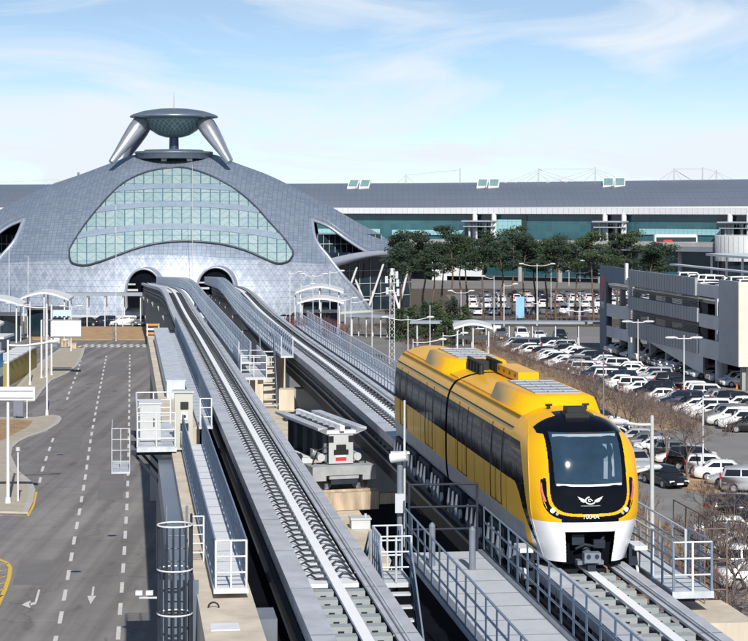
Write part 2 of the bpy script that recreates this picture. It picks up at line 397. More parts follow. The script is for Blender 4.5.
# car park surfaces on the right
sheet('car_park',[(8,100),(60,100),(75,300),(75,305),(14,305),(14,230)],.004,LOT)
TB_=mat('tree_belt_ground',(.085,.07,.05),.95,0,.35,.5,.3)
sheet('tree_belt',[(2,328),(70,328),(80,478),(2,478)],.002,TB_)
sheet('far_car_park',[(16,352),(62,352),(70,446),(16,446)],.006,PATCH)
sheet('planting_bed',[(13.6,284),(15.9,284),(29.6,182),(28.8,178),(24.5,178),(15.5,230)],.1,SOIL,t=.14)
sheet('tree_strip',[(20.6,168),(22.4,168),(24.3,143),(24.4,139.5),(23.0,138.5),(21.6,141)],.12,DEADGRASS,t=.16)
sheet('hedge_bank',[(12,100),(17.5,100),(18.2,124),(15.5,150),(13,230),(9,230)],.1,SOIL,t=.14)
sheet('car_park_verge',[(4,300),(16,286),(16,345),(4,345)],.1,SOIL,t=.14)
# ------------------------------------------------------------------ guideways
ZT=11.2
LT=[(20,2.39),(40.5,-.13),(83.7,-5.45),(130,-11.2),(164,-15.5),(213.6,-21.6),(260,-27.8),(352,-40.0)]
RT=[(20,8.65),(48.1,5.19),(83.7,.81),(109.6,-2.40),(132.3,-5.35),(165.3,-9.3),(204,-13.4),(250,-18.0),(352,-27.9)]
def zt(Y):
    if Y<188: return ZT
    if Y<236: return ZT-.035*(Y-188)**2/96
    return ZT-.84-.035*(Y-236)
def TP(tab,Y,off=0,z=0):
    """point on a track: off metres to the right of the centre, z above the track top"""
    x=smooth_tab(tab,Y); d=Vector((smooth_tab(tab,Y+1)-smooth_tab(tab,Y-1),2,0)).normalized()
    return Vector((x+d.y*off,Y-d.x*off,zt(Y)+z))
YS=[26,34,40,48,56,64,72,80,90,100,110,120,130,140,150,160,170,180,188,192,196,200,204,208,212,216,220,224,228,232,236,245,260,280,300,325,353]
def sweep(mb,tab,prof,ys=YS,mi=0,sm=False,closed=True):
    rows=[[TP(tab,y,o,z) for o,z in (prof+[prof[0]] if closed else prof)] for y in ys]
    mb.grid(rows,mi,sm)
    if closed:
        n=len(prof)
        mb.add(rows[0][:n],[tuple(range(n))],mi); mb.add(rows[-1][:n],[tuple(range(n-1,-1,-1))],mi)
def cut(ys,a,b): return [a]+[y for y in ys if a<y<b]+[b]
def rect(x0,x1,z0,z1): return [(x0,z0),(x0,z1),(x1,z1),(x1,z0)]
BRK=mat('bracket_dark_grey',(.035,.04,.05),.6,0,.3,2)
def guideway(name,label,tab,near):
    t=thing(name,label,'guideway',(*TP(tab,60).xy,0))
    if tab is LT:
        cg=MB(); sweep(cg,tab,rect(-1.93,-.95,-1.75,-1.65),cut(YS,40,145)); cg.build('gap_shade_sheet',DARK,t)  # added black sheet standing in for shade in the gap beside the track
    g=MB(); sweep(g,tab,[(-.78,-1.95),(-.72,-.3),(.72,-.3),(.78,-1.95)]); g.build('girder',DKSTEEL,t)
    # bracket knobs and cable trays along both girder sides
    b=MB(); y=30.0
    while y<225:
        for s in (-1,1):
            p=TP(tab,y,s*.86,-.62); b.cbox(p,(.2,.3,.34)); p=TP(tab,y+.5,s*.95,-.25); b.cbox(p,(.34,.12,.12))
        y+=1.25
    for s in (-1,1):
        for dz in (-.95,-1.35): sweep(b,tab,rect(s*.82-.05,s*.82+.05,dz-.05,dz+.05))
    b.build('side_bracket_rows',GREYD,t)['kind']='stuff'
    flg={}
    for s in (-1,1):
        r=MB()
        if s<0: sweep(r,tab,[(-1.12,-.34),(-1.12,0),(-.62,0),(-.62,-.06),(-1.06,-.06),(-1.06,-.34)])
        else: sweep(r,tab,[(.62,-.06),(.62,0),(1.12,0),(1.12,-.34),(1.06,-.34),(1.06,-.06)])
        flg[s]=r
    for o in (.74,.84): 
        r=MB(); sweep(r,tab,rect(o-.015,o+.015,0,.035)); r.build('conductor_strip',GREYD if o<.8 else STEEL,t)
    y=31.0
    while y<200:                                                      # joint plates across the flanges
        for s in (-1,1):
            p=TP(tab,y,s*.87,.003); flg[s].cbox(p,(.48,.05,.008),math.atan2(-.1228,1)*-1,1)
        y+=5.0
    for s in (-1,1): flg[s].build('flange_rail',[RAILTOP,GREYD],t)
    p=MB(); sweep(p,tab,rect(-.115,.115,-.05,.02)); p.build('centre_rail',POWER,t)
    bed=MB(); sweep(bed,tab,rect(-.62,.62,-.26,-.16),cut(YS,near,353)); bed.build('track_bed',TRACKPALE,t)
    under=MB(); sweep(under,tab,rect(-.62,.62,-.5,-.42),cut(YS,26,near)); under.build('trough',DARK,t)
    # near end: open cross beams; farther out: curved cable brackets over a pale bed
    rz=math.atan2(.1228,1)
    y=27.0; k=0; sl=None
    while y<near-.3:
        pa=[]
        for s in (-1,1):
            m=MB(); c=TP(tab,y,s*.36,-.25); m.cbox(c,(.5,.36,.3),rz); o=m.build('cross_beam',mat('cross_beam_paint',(.36,.40,.41),.5,.1,.06,2),t)
            e=MB(); e.cbox(TP(tab,y-.195,s*.36,-.25),(.13,.03,.13),rz); e.build('slot',BLACK,o)
        y+=.96
    y=near+.5; rest=MB(); n=0
    def loop(m,y):
        a=[(-.58,-.12),(-.47,-.06),(-.36,-.12),(-.2,-.1)]
        m.path([TP(tab,y+dy,o,z) for (o,z),dy in zip(a,(.25,.2,-.05,-.12))],.028,4)
        a=[(.15,-.12),(.3,-.04),(.45,-.06),(.57,-.14)]
        m.path([TP(tab,y+dy,o,z) for (o,z),dy in zip(a,(0,.16,.1,-.2))],.032,4)
        for o in(-.13,-.16): m.cbox(TP(tab,y,o,-.1),(.03,.2,.1))
    while y<205:
        if n<96:
            m=MB(); loop(m,y); m.build('cable_bracket',BRK,t)
        else: loop(rest,y)
        n+=1; y+=.8
    rest.build('distant_cable_brackets',BRK,t)['kind']='stuff'
    return t
guideway('guideway','elevated maglev guideway with white centre rail running empty beside the road',LT,47.3)
guideway('guideway','elevated maglev guideway with white centre rail carrying the yellow train',RT,49.5)
def pier(tab,Y,label,group,w=2.6):
    t=thing('guideway_pier',label,'pier',(*TP(tab,Y).xy,0),group)
    m=MB(); c=TP(tab,Y); m.cbox((c.x,c.y,(c.z-3.0)/2),(1.7,1.5,c.z-3.0)); m.build('column',CONC2,t)
    m=MB(); zc=c.z-2.0
    m.add([(c.x+sx*(w/2 if k else .9),c.y+sy*.8,zc-(0 if k else 1.1)) for k in(0,1) for sx,sy in((-1,-1),(1,-1),(1,1),(-1,1))],[(0,3,2,1),(4,5,6,7),(0,1,5,4),(1,2,6,5),(2,3,7,6),(3,0,4,7)])
    m.build('pier_cap',CONC2,t)
for i,Y in enumerate((58,88,118,146,172,196,222,250,280,312,342)):
    pier(LT,Y,f'grey concrete pier under the empty guideway beside the road, {ordn(i)} from the camera end','piers under the guideway beside the road')
    pier(RT,Y,f"grey concrete pier under the train's guideway, {ordn(i)} from the camera end","piers under the train's guideway")
# ------------------------------------------------------------------ railings and walkways
_RJ=random.Random(99)
def railing(mb,pts,h=1.1,step=1.2,rails=3,r=.025,bal=0.0,mid=None,sq=4,post=None):
    pts=[Vector(p) for p in pts]; up=Vector((0,0,1))
    pr0=post or r*1.25; r0=r
    for ki,(a,b) in enumerate(zip(pts,pts[1:])):
        pr=pr0*_RJ.uniform(.9,1.1); r=r0*_RJ.uniform(.93,1.07)
        L=(b-a).length; n=max(1,round(L/step))
        for i in range(1 if ki else 0,n+1):
            p=a.lerp(b,i/n); mb.tube(p,p+up*(h+_RJ.uniform(.0,.012)),pr,pr,sq)
        for k in range(rails):
            z=h*(k+1)/rails; mb.tube(a+up*z,b+up*z,r,r,sq)
        if bal:
            m=int(L/bal)
            for i in range(m):
                p=a.lerp(b,(i+.5)/m); mb.tube(p+up*.1,p+up*h,r*.5,r*.5,3,caps=False)
def walkway(label,tab,ys,o0,o1,z,sides,m=RAILING,ends=(),dense=0.0,deckmat=None,h=1.1,step=1.2,thick=.12,rails=3,r=.022,name='walkway',cat='walkway'):
    t=thing(name,label,cat,(*TP(tab,ys[0],(o0+o1)/2).xy,zt(ys[0])+z))
    d=MB(); sweep(d,tab,rect(o0,o1,z-thick,z),ys); d.build('deck',deckmat or STEEL,t)
    d=MB()
    y=ys[0]+.4
    while y<ys[-1]:                                                   # deck plate seams
        d.bar(TP(tab,y,o0+.03,z+.006),TP(tab,y,o1-.03,z+.006),.03,.012); y+=1.5
    d.build('deck_seams',GREYD,t)
    if o1-o0>1.5:
        for oo in(o0+.12,o1-.12):
            d=MB(); sweep(d,tab,rect(oo-.09,oo+.09,z+.004,z+.05),ys); d.build('toe_board',GREYD,t)
    for s in sides:
        o=(o0+.04) if s<0 else (o1-.04)
        r_=MB(); railing(r_,[TP(tab,y,o,z) for y in ys],h,step,rails,r,dense); r_.build('railing',m,t)
    for y in ends:
        r_=MB(); railing(r_,[TP(tab,y,o0+.05,z),TP(tab,y,o1-.05,z)],h,.45,3,.028); r_.build('end_railing',WHITE,t)
    return t
# concrete girder and gangway left of the empty guideway
g=thing('concrete_girder','cream concrete girder beside the road carrying the long grey gangway','girder',(*TP(LT,46,-2.9).xy,0))
m=MB(); sweep(m,LT,[(-3.22,-1.7),(-3.22,-.28),(-1.95,-.28),(-1.95,-1.7)],[41.5,46,60,74]); m.build('beam',CONC,g)
m=MB(); sweep(m,LT,rect(-3.72,-3.225,-1.5,-.55),[47.6,60,73.8]); m.build('side_panel',mat('blue_grey_panel',(.16,.2,.26),.35,.2,.1,.6),g)
m=MB(); c=TP(LT,44.6,-2.75); m.cbox((c.x,c.y,4.6),(1.5,1.4,9.2)); m.build('column',CONC,g)
m=MB(); m.cbox(TP(LT,45.0,-1.75,-.85),(.42,1.3,1.0),R(7)); m.build('bearing_block',GREYD,g)
m=MB(); p=TP(LT,45.4,-2.9,-.27); m.path([p+Vector((.12*math.cos(a),0,.12*math.sin(a))) for a in [i*math.pi/8 for i in range(9)]],.022,5); m.build('lifting_eye',BLACK,g)
m=MB(); m.cbox(TP(LT,43.3,-2.75,-.265),(.62,.7,.02),R(7)); m.build('cover_plate',TRACKPALE,g)
walkway('grey gangway with closely railed sides on the cream concrete girder beside the road',LT,[46.3,52,60,68,74],-2.86,-2.06,-.02,(-1,1),RAILDK,(46.3,),.2,TRACKPALE)
g=thing('concrete_girder','narrower far concrete girder carrying cable ducts past the equipment platform','girder',(*TP(LT,110,-2.9).xy,0))
m=MB(); sweep(m,LT,[(-3.4,-1.5),(-3.4,-.28),(-1.9,-.28),(-1.9,-1.5)],[82,95,110,125,140]); m.build('beam',CONC,g)
for Y in (84,110,136):
    m=MB(); c=TP(LT,Y,-2.65); m.cbox((c.x,c.y,4.75),(1.1,1.0,9.5)); m.build('column',CONC2,g)
walkway('narrow railed walkway along the far concrete girder beside the empty guideway',LT,[80,90,100,110,120,130,138],-2.0,-1.45,-.02,(1,),RAILDK,(80,),.3,STEEL)
d=thing('cable_duct','long pale grey cable duct box lying on the far concrete girder','cable duct',TP(LT,96,-2.55,-.28))
m=MB(); sweep(m,LT,rect(-3.0,-2.15,-.27,.55),[94,104,114,124,134]); m.build('casing',LIGHTB,d)
m=MB(); sweep(m,LT,rect(-3.05,-2.1,.553,.6),[94,104,114,124,134]); m.build('cover',STEEL,d)
# caged access ladder on the side of the concrete girder
la=thing('caged_ladder','tall caged access ladder with white hoops at the near end of the cream girder','ladder',(*TP(LT,46.6,-4.1).xy,0))
c=TP(LT,46.6,-3.74,0); m=MB()
for s in (-.24,.24): m.tube((c.x+s,c.y+.4,0),(c.x+s,c.y+.4,13.0),.028,.028,5)
z=.3
while z<12.9: m.tube((c.x-.24,c.y+.4,z),(c.x+.24,c.y+.4,z),.016,.016,4); z+=.3
m.build('ladder_rails',GREYD,la)
for k in range(11):
    z=2.42+k*1.02; m=MB()
    m.path([Vector((c.x+.4*math.cos(a),c.y+.4*math.sin(a),z)) for a in [2*math.pi*i/20 for i in range(20)]],.024,5,closed=True); m.build('hoop',WHITE,la)
m=MB()
for i in range(9):
    a=math.pi+(i-.0)*math.pi/8; m.bar((c.x+.39*math.cos(a),c.y+.39*math.sin(a),2.6),(c.x+.39*math.cos(a),c.y+.39*math.sin(a),12.62),.05,.02)
m.build('cage_bars',DKSTEEL,la)
m=MB(); m.box(c.x-.42,c.x+.5,c.y+.46,c.y+.52,0,11.25); m.build('back_panel',MATS['blue_grey_panel'],la)
fr=thing('gate_frame','short white rail gate beside the caged ladder on the cream girder','gate',TP(LT,46.7,-3.5,-.28))
m=MB(); railing(m,[TP(LT,51.3,-3.2,-.28),TP(LT,51.3,-2.9,-.28)],1.15,.7,5,.022); m.build('rails',WHITE,fr)
m=MB(); railing(m,[TP(LT,51.25,-3.215,-.28),TP(LT,51.35,-3.215,-.28)],1.2,1,2,.03); m.build('post',DKSTEEL,fr)
# floodlight standing below the ladder
fl=thing('floodlight','small white floodlight fitting bracketed off the side of the cream girder','floodlight',TP(LT,58,-3.8,-2.2))
m=MB(); p=TP(LT,58,-3.75,-2.5); m.bar(p,p+Vector((-.75,0,0)),.05,.05); m.build('arm',STEEL,fl)
for dx in(-.45,-.75):
    m=MB(); m.cbox(p+Vector((dx,0,.14)),(.2,.16,.12)); m.build('lamp_head',WHITE,fl)
# equipment platform hung on the girder
pf=thing('equipment_platform','white railed equipment platform hung over the road beside the guideway','platform',TP(LT,78,-4,-.1))
m=MB(); sweep(m,LT,rect(-4.5,-3.05,-.22,-.04),[73.5,81.5]); m.build('deck',STEEL,pf)
m=MB()
for y in(74,77,80.5): m.bar(TP(LT,y,-4.7,-.3),TP(LT,y,-2.6,-.3),.14,.16); m.bar(TP(LT,y,-4.6,-.34),TP(LT,y,-3.6,-1.5),.1,.1)
m.build('brackets',DKSTEEL,pf)
for a in ([(73.5,-4.47),(73.5,-3.1)],[(73.5,-4.47),(81.5,-4.47)],[(81.5,-4.47),(81.5,-3.1)]):
    m=MB(); railing(m,[TP(LT,y,o,-.04) for y,o in a],1.25,.7,4,.03); m.build('railing',WHITE,pf)
for y0,z1,o0,o1 in ((75.2,1.35,-4.36,-3.6),(78.6,.9,-4.36,-3.7)):
    cb=thing('equipment_cabinet',f'white {"tall" if z1>1 else "low"} equipment cabinet on the railed platform over the road','cabinet',TP(LT,y0,(o0+o1)/2,-.04))
    m=MB(); sweep(m,LT,rect(o0,o1,-.035,z1),[y0,y0+1.5]); m.build('casing',GREYP,cb)
    m=MB(); sweep(m,LT,rect(o0-.04,o1+.04,z1,z1+.05),[y0-.04,y0+1.54]); m.build('lid',WHITE,cb)
    m=MB(); m.cbox(TP(LT,y0-.02,o1-.25,z1*.5),(.04,.03,.3)); m.build('handle',BLACK,cb)
lc=thing('outer_ladder_cage','grey openwork ladder cage hanging outside the equipment platform','ladder cage',TP(LT,74.5,-5.1,-1.4))
m=MB(); railing(m,[TP(LT,74,-5.4,-1.0),TP(LT,77,-5.4,-1.0)],1.6,.5,4,.018); railing(m,[TP(LT,74,-5.4,-1.0),TP(LT,74,-4.75,-1.0)],1.6,.33,4,.018); m.build('bars',STEEL,lc)
m=MB(); sweep(m,LT,rect(-5.42,-4.74,-1.06,-1.0),[74,77]); m.build('floor',STEEL,lc)
cb=thing('control_cabinet','tall beige control cabinet with two black windows at the end of the gangway','cabinet',TP(LT,75.4,-2.75,-.28))
m=MB(); m.cbox(TP(LT,75.4,-2.75,.75),(.68,.62,2.05),R(7)); m.build('casing',mat('beige_cabinet_paint',(.5,.5,.44),.5,0,.06,2),cb)
m=MB(); m.cbox(TP(LT,75.4,-2.75,1.81),(.8,.74,.07),R(7)); m.build('roof',GREYP,cb)
for z in(1.3,.5):
    m=MB(); m.cbox(TP(LT,75.075,-2.72,z),(.3,.02,.28),R(7)); m.build('window',BLACK,cb)
m=MB(); m.cbox(TP(LT,75.075,-2.72,.92),(.26,.02,.3),R(7)); m.build('notice',WHITE,cb)
m=MB(); m.disc(TP(LT,75.06,-2.72,.9),(0.12,1,0),.06,.02,10); m.build('notice_symbol',DKSTEEL,cb)
ob=thing('barrier_stack','orange and white warning barrier at the far end of the cable duct','barrier',TP(LT,139,-3.2,-.28))
m=MB()
for k in range(3): m.cbox(TP(LT,139,-3.0,-.1+k*.3),(.9,.15,.13),0,k%2)
for s in(-.4,.4): m.cbox(TP(LT,139,-3.0+s,.15),(.07,.12,.85),0,1)
m.build('boards',[ORANGE,WHITE],ob)
# walkways between the two guideways, meeting on a platform with stairs
walkway('railed walkway along the right side of the empty guideway climbing to the terminal',LT,[112,130,150,170,185]+list(range(190,238,3))+[250,290,340],1.35,2.1,.0,(-1,1),RAILING,(),0,rails=4,step=1.5,r=.028)
walkway("railed walkway along the left side of the train's guideway climbing to the terminal",RT,[117,130,150,170,185]+list(range(190,238,3))+[250,290,340],-2.1,-1.35,.0,(-1,1),RAILING,(),0,rails=4,step=1.5,r=.028)
pf=thing('stair_platform','white railed steel platform between the two guideways above the steep stairs','platform',TP(LT,114,2.8,-.8))
m=MB(); sweep(m,LT,rect(1.35,2.85,-.85,-.7),[110,118]); m.build('deck',LIGHTB,pf)
for a in ([(110,1.4),(110,2.8)],[(110,1.4),(118,1.4)],[(110,2.8),(118,2.8)],[(114,1.4),(114,2.8)]):
    m=MB(); railing(m,[TP(LT,y,o,-.7) for y,o in a],1.2,.7,3,.03); m.build('railing',WHITE,pf)
m=MB()
for y in(110.5,117.5):
    for o in(1.7,2.5): p=TP(LT,y,o,-.8); m.cbox((p.x,p.y,(p.z+8)/2),(.3,.3,p.z-8),0)
m.build('legs',CONC,pf)
def stairs(name,label,p0,p1,wd,n,m=STEEL,rail=True,nrail=3):
    """p0 foot centre, p1 head centre"""
    t=thing(name,label,'stairs',p0); p0=Vector(p0); p1=Vector(p1); d=(p1-p0); dh=Vector((d.x,d.y,0)).normalized(); x=Vector((dh.y,-dh.x,0))
    tr=MB()
    for i in range(n):
        c=p0+d*((i+.5)/n); rz=math.atan2(dh.y,dh.x)
        tr.cbox(c,(.28,wd,.05),rz)
    tr.build('treads',LIGHTB,t)
    for s in(-1,1):
        b=MB(); b.bar(p0+x*s*wd/2,p1+x*s*wd/2,.05,.24); b.build('stringer',m,t)
        if rail:
            b=MB(); railing(b,[p0+x*s*wd/2,p1+x*s*wd/2],1.1,.9,nrail,.028); b.build('handrail',RAILDK,t)
    return t
a=TP(RT,119.3,-2.5); stairs('steep_stairs','steep grey steel stairs rising from the concrete slab to the walkway',(a.x,a.y-1.2,8.05),(a.x-.35,a.y+1.9,11.3),.85,11)
# concrete slab of the turnout, between and below the guideways
sl=MB(); P=[TP(LT,66.5,1.4),TP(LT,66.5,4.0),TP(LT,90,4.4),TP(LT,90.1,7.3),TP(LT,126,7.3),TP(LT,126,1.4)]
sl.prism([(p.x,p.y) for p in P],7.4,8.0); o=sl.build('turnout_slab',CONC); tag(o,'cream concrete slab of the track switch between the two guideways','slab')
for k,(Y,o_,sz,zz) in enumerate(((121,3.2,(1.6,1.4,2.2),9.1),(123,4.3,(1.2,1.2,2.6),9.3),(117,4.5,(.9,1.2,1.2),8.6))):
    m=MB(); c=TP(LT,Y,o_); m.cbox((c.x,c.y,zz),sz); ob=m.build('concrete_block',CONC); tag(ob,['wide cream concrete block just left behind the steep stairs','taller cream concrete block right behind the steep stairs','low cream concrete block at the foot of the steep stairs'][k],'concrete block')
kb=MB(); sweep(kb,LT,rect(1.45,1.8,-3.195,-2.6),[62,75,88]); o=kb.build('slab_kerb_beam',GREYD); tag(o,'dark grey beam along the edge of the slab beside the empty guideway','beam')
gt=MB(); 
for i,(y0,y1) in enumerate(((66.5,69.8),)):
    gt.add([TP(LT,y0,1.85,-2.9),TP(LT,y1,1.5,-2.55),TP(LT,y1,2.3,-2.75),TP(LT,y0,2.45,-2.95),TP(LT,y0,1.85,-3.19),TP(LT,y1,1.5,-3.19),TP(LT,y1,2.3,-3.19),TP(LT,y0,2.45,-3.19)],[(3,2,1,0),(4,5,6,7),(0,1,5,4),(1,2,6,5),(2,3,7,6),(3,0,4,7)])
o=gt.build('tarpaulin',GREEN); tag(o,'bright green tarpaulin bundle on the slab edge beside the empty guideway','tarpaulin')
pt=MB(); P=[TP(LT,30,-1.6),TP(RT,30,2.0),TP(RT,89,2.0),TP(LT,89.5,4.42),TP(LT,66.4,4.02),TP(LT,66.4,-1.6)]; pt.prism([(p.x,p.y) for p in P],6.9,7.2); o=pt.build('under_track_shade_sheet',DARK); tag(o,'added black sheet standing in for shade below the two guideways in the foreground','floor')['kind']='thing'  # added black sheet covering sunlit ground, in place of shade under the tracks
# movable switch beam on its carriage
hd=Vector((-.295,.955,0)).normalized(); rt=Vector((hd.y,-hd.x,0)); c0=Vector((-1.31,79.3,0))
M=Matrix(((rt.x,hd.x,0,c0.x),(rt.y,hd.y,0,c0.y),(0,0,1,0),(0,0,0,1)))
sb=thing('switch_beam','grey movable track switch beam on a wheeled carriage between the guideways','switch beam',(c0.x,c0.y,8.0))
m=MB(M); m.box(-.44,.44,.03,6.6,9.75,10.86); m.box(-.56,.56,.12,6.5,9.72,9.78); m.build('web',mat('web_side_shade',(.07,.08,.1),.6,.1,.2,1),sb)  # web coloured darker than the end plate to put shade on its sides
for s in(-1,1):
    for k in range(4):
        m2=MB(M); m2.box(s*.5-.06,s*.5+.06,.5+k*1.5,.72+k*1.5,9.78,10.85); m2.build('stiffener',GREYD,sb)
    m2=MB(M); m2.tube((s*.75,.2,9.98),(s*.75,1.1,9.98),.16,.16,12); m2.box(s*.75-.1,s*.75+.1,1.1,1.5,9.8,10.2); m2.build('drive_motor',GREYP,sb)
    m2=MB(M); m2.path([(s*.5,.1,10.4),(s*.9,.15,10.3),(s*1.05,.2,9.9),(s*1.1,.3,9.7)],.03,5); m2.build('cable',BLACK,sb)
m=MB(M); m.box(-.5,.5,0,.03,9.75,10.92); m.build('end_plate',GREYP,sb)
for s in(-1,1):
    m=MB(M); m.add([(s*.503,0,10.86),(s*1.0,-.2,11.1),(s*1.0,-.2,11.2),(s*.6,-.2,11.2),(s*.6,0,10.92),(s*.503,6.6,10.86),(s*1.0,6.6,11.1),(s*1.0,6.6,11.2),(s*.6,6.6,11.2),(s*.6,6.6,10.92)],[(0,1,2,3,4),(9,8,7,6,5),(0,5,6,1),(1,6,7,2),(2,7,8,3),(3,8,9,4)][::1]); m.build('flange',RAILTOP,sb)
m=MB(M); m.box(-.597,.597,-.05,6.6,10.93,11.06); m.build('track_bed',TRACKPALE,sb)
m=MB(M); m.box(-.09,.09,-.2,6.6,11.063,11.28); m.build('centre_rail',POWER,sb)
for k in range(7):
    m=MB(M); 
    for s in(-1,1): m.box(s*.34-.17,s*.34+.17,.3+k*.85,.62+k*.85,11.063,11.14)
    m.build('cable_bracket',BLACK,sb)
m=MB(M); m.box(-.2,.2,-.06,0,10.3,10.5); m.box(-.3,.3,-.05,0,10.12,10.3); m.build('coupling_plate',BLACK,sb)
m=MB(M)
for s in(-1,1): m.box(s*.42-.11,s*.42+.11,-.03,0,10.6,10.85)
m.build('openings',BLACK,sb)
m=MB(M); m.box(-.22,.22,-.012,0,9.86,10.0); m.build('red_notice',RED,sb)
m=MB(M); m.box(-.22,.22,-.012,0,10.0,10.08); m.build('notice_header',WHITE,sb)
cr=MB(M); cr.box(-1.3,1.3,-.5,.9,9.35,9.7); cr.box(-1.3,-.75,-.52,.9,9.15,9.35); cr.box(.75,1.3,-.52,.9,9.15,9.35); cr.box(-.6,.6,-.46,.5,9.2,9.34); ca=cr.build('carriage',mat('carriage_grey',(.36,.38,.4),.55,0,.15,2),sb)
for s in(-1,1):
    for q in(-.34,.1,.5):
        m=MB(M); m.disc((s*.85+q*.5,.1,8.95),(0,1,0),.22,.16,14); m.build('wheel',GREYD,ca)
m=MB(M); m.box(-.55,.55,-.5,.5,9.0,9.18); m.build('motor',DKSTEEL,ca)
m=MB(M); m.box(-1.2,1.3,-.9,1.2,8.02,8.72); o=m.build('rail_plinth',RUST); tag(o,'rust stained concrete plinth under the switch carriage','plinth')
m=MB(M)
for y in(-.55,.85): m.box(-1.2,1.3,y-.05,y+.05,8.722,8.8)
o=m.build('carriage_rails',RUST); tag(o,'pair of rusty short rails under the switch carriage','rails')
m=MB(M); m.box(1.7,3.0,.3,.7,8.02,8.45); o=m.build('drive_shaft_housing',RUST); tag(o,'rust brown drive housing lying right of the switch carriage','housing')
# small dark trackside gear lying on the slab
rnd=random.Random(4)
for i in range(9):
    Y=70+rnd.random()*44; o_=2.4+rnd.random()*2.2
    if 76<Y<90: o_=4.3
    m=MB(); c=TP(LT,Y,o_); sx,sy,sz=.3+rnd.random()*.6,.3+rnd.random()*.8,.25+rnd.random()*.5
    m.cbox((c.x,c.y,8.01+sz/2),(sx,sy,sz),R(7)); m.cbox((c.x,c.y,8.01+sz+.04),(sx*1.1,sy*1.1,.06),R(7)); m.tube((c.x+sx*.3,c.y,8.0),(c.x+sx*.3,c.y,8.2+sz),.05,.05,6)
    ob=m.build('trackside_box',[DKSTEEL,GREYD,LIGHTB][i%3]); tag(ob,f'{["dark","mid grey","pale"][i%3]} trackside equipment box on the slab, {ordn(i//3)} of its colour from the first made'.replace(' from the first made','')+' scattered between the guideways','equipment box','trackside boxes on the slab')
# gangway left of the train's guideway in the foreground
walkway("broad grey gangway in the foreground with railings, left of the train's guideway",RT,[30,36,42,48,52.5],-3.9,-1.75,-.25,(-1,1),RAILDK,(),0,LIGHTB,h=1.15,step=1.25,rails=3,r=.026)
bz=TP(RT,50.6,-3.3,-.25)
for k,(yy,oo) in enumerate(((50.6,-3.45),(49.9,-2.55))):
    m=MB(); p=TP(RT,yy,oo,-.25); m.tube(p,p+Vector((0,0,1.0)),.085,.085,12); m.path([p+Vector((0,0,1.0)),p+Vector((0,0,1.05)),p+Vector((0,0,1.09))],[.085,.06,.01],12)
    ob=m.build('bollard',GREYD); tag(ob,['round topped steel bollard farther from the train on the foreground gangway','round topped steel bollard nearer the train on the foreground gangway'][k],'bollard','bollards on the foreground gangway')
m=thing('gangway_barrier','dark steel barrier frame across the far end of the foreground gangway','barrier',TP(RT,52.6,-2.9,-.25))
b=MB(); railing(b,[TP(RT,52.6,-3.75,-.25),TP(RT,52.6,-1.95,-.25)],1.75,1.8,3,.035); b.build('frame',DKSTEEL,m)
lp=thing('stair_landing','steel stair landing with pale railings below the foreground gangway','landing',TP(RT,52.5,-5.0,-1.0))
b=MB(); sweep(b,RT,rect(-4.8,-4.0,-.72,-.6),[50.3,52.0]); b.build('deck',LIGHTB,lp)
for a in ([(50.3,-4.78),(52.0,-4.78)],[(50.3,-4.78),(50.3,-4.02)],[(52.0,-4.78),(52.0,-4.02)]):
    b=MB(); railing(b,[TP(RT,y,o,-.6) for y,o in a],1.15,.4,3,.028); b.build('railing',RAILING,lp)
a=TP(RT,50.2,-4.45,-.7); c=TP(RT,46.9,-4.45,-3.6); stairs('lower_stairs','dark steel stairs running down towards the camera beside the foreground gangway',c,a,.8,11,DKSTEEL)
a=TP(RT,52.1,-4.45,-.7); c=TP(RT,56.4,-4.45,-3.6); stairs('upper_stairs','steel stairs descending from the landing to the slab behind it',c,a,.8,9,DKSTEEL)
cp=thing('camera_mast','grey mast with a white surveillance camera standing on the gangway by the train','camera mast',TP(RT,53.6,-3.9,-.3))
p=TP(RT,53.6,-3.85,-.3); m=MB(); m.tube(p,p+Vector((0,0,2.3)),.09,.085,12); m.build("post",GREYD,cp)
m=MB(); m.tube(p+Vector((.12,.1,0)),p+Vector((.12,.1,3.9)),.035,.03,8); m.build('whip_pole',STEEL,cp)
m=MB(); m.tube(p+Vector((-.25,-.1,2.38)),p+Vector((.18,-.2,2.46)),.13,.14,12); m.cbox(p+Vector((0,0,2.52)),(.5,.3,.04)); m.build('camera_housing',WHITE,cp)
m=MB(); m.tube(p+Vector((-.28,-.09,2.37)),p+Vector((-.25,-.1,2.38)),.09,.1,12); m.build('lens',BLACK,cp)
m=MB(); m.cbox(p+Vector((0,-.16,1.2)),(.26,.16,.5)); m.build('junction_box',LIGHTB,cp)
# walkway on the right of the train's guideway, its end platform and pier block
walkway("railed walkway along the right side of the train's guideway ending by the cream block",RT,[48.6,56,64,72,84,96,110,122,136,150],1.65,2.55,-.25,(-1,1),RAILING,(),.0,LIGHTB,r=.03)
pf=thing('end_platform','small steel platform with white end railing on the cream pier block','platform',TP(RT,48.2,2.2,-.25))
m=MB(); sweep(m,RT,rect(1.62,2.62,-.42,-.26),[46.6,48.55]); m.build('deck',STEEL,pf)
m=MB(); railing(m,[TP(RT,46.65,1.66,-.26),TP(RT,46.65,2.58,-.26)],1.15,.5,3,.026,post=.036); m.build('end_railing',WHITE,pf)
for o_ in(1.66,2.58):
    m=MB(); railing(m,[TP(RT,46.65,o_,-.26),TP(RT,48.6,o_,-.26)],1.15,1,3,.03); m.build('railing',RAILDK,pf)
m=MB(); m.bar(TP(RT,47.4,2.1,-.6),TP(RT,47.4,2.1,-.42),.5,.5); m.build('bracket',DKSTEEL,pf)
pb=thing('pier_block','cream concrete pier block with a pale panel right of the foreground track','pier',(*TP(RT,46.6,2.6).xy,0))
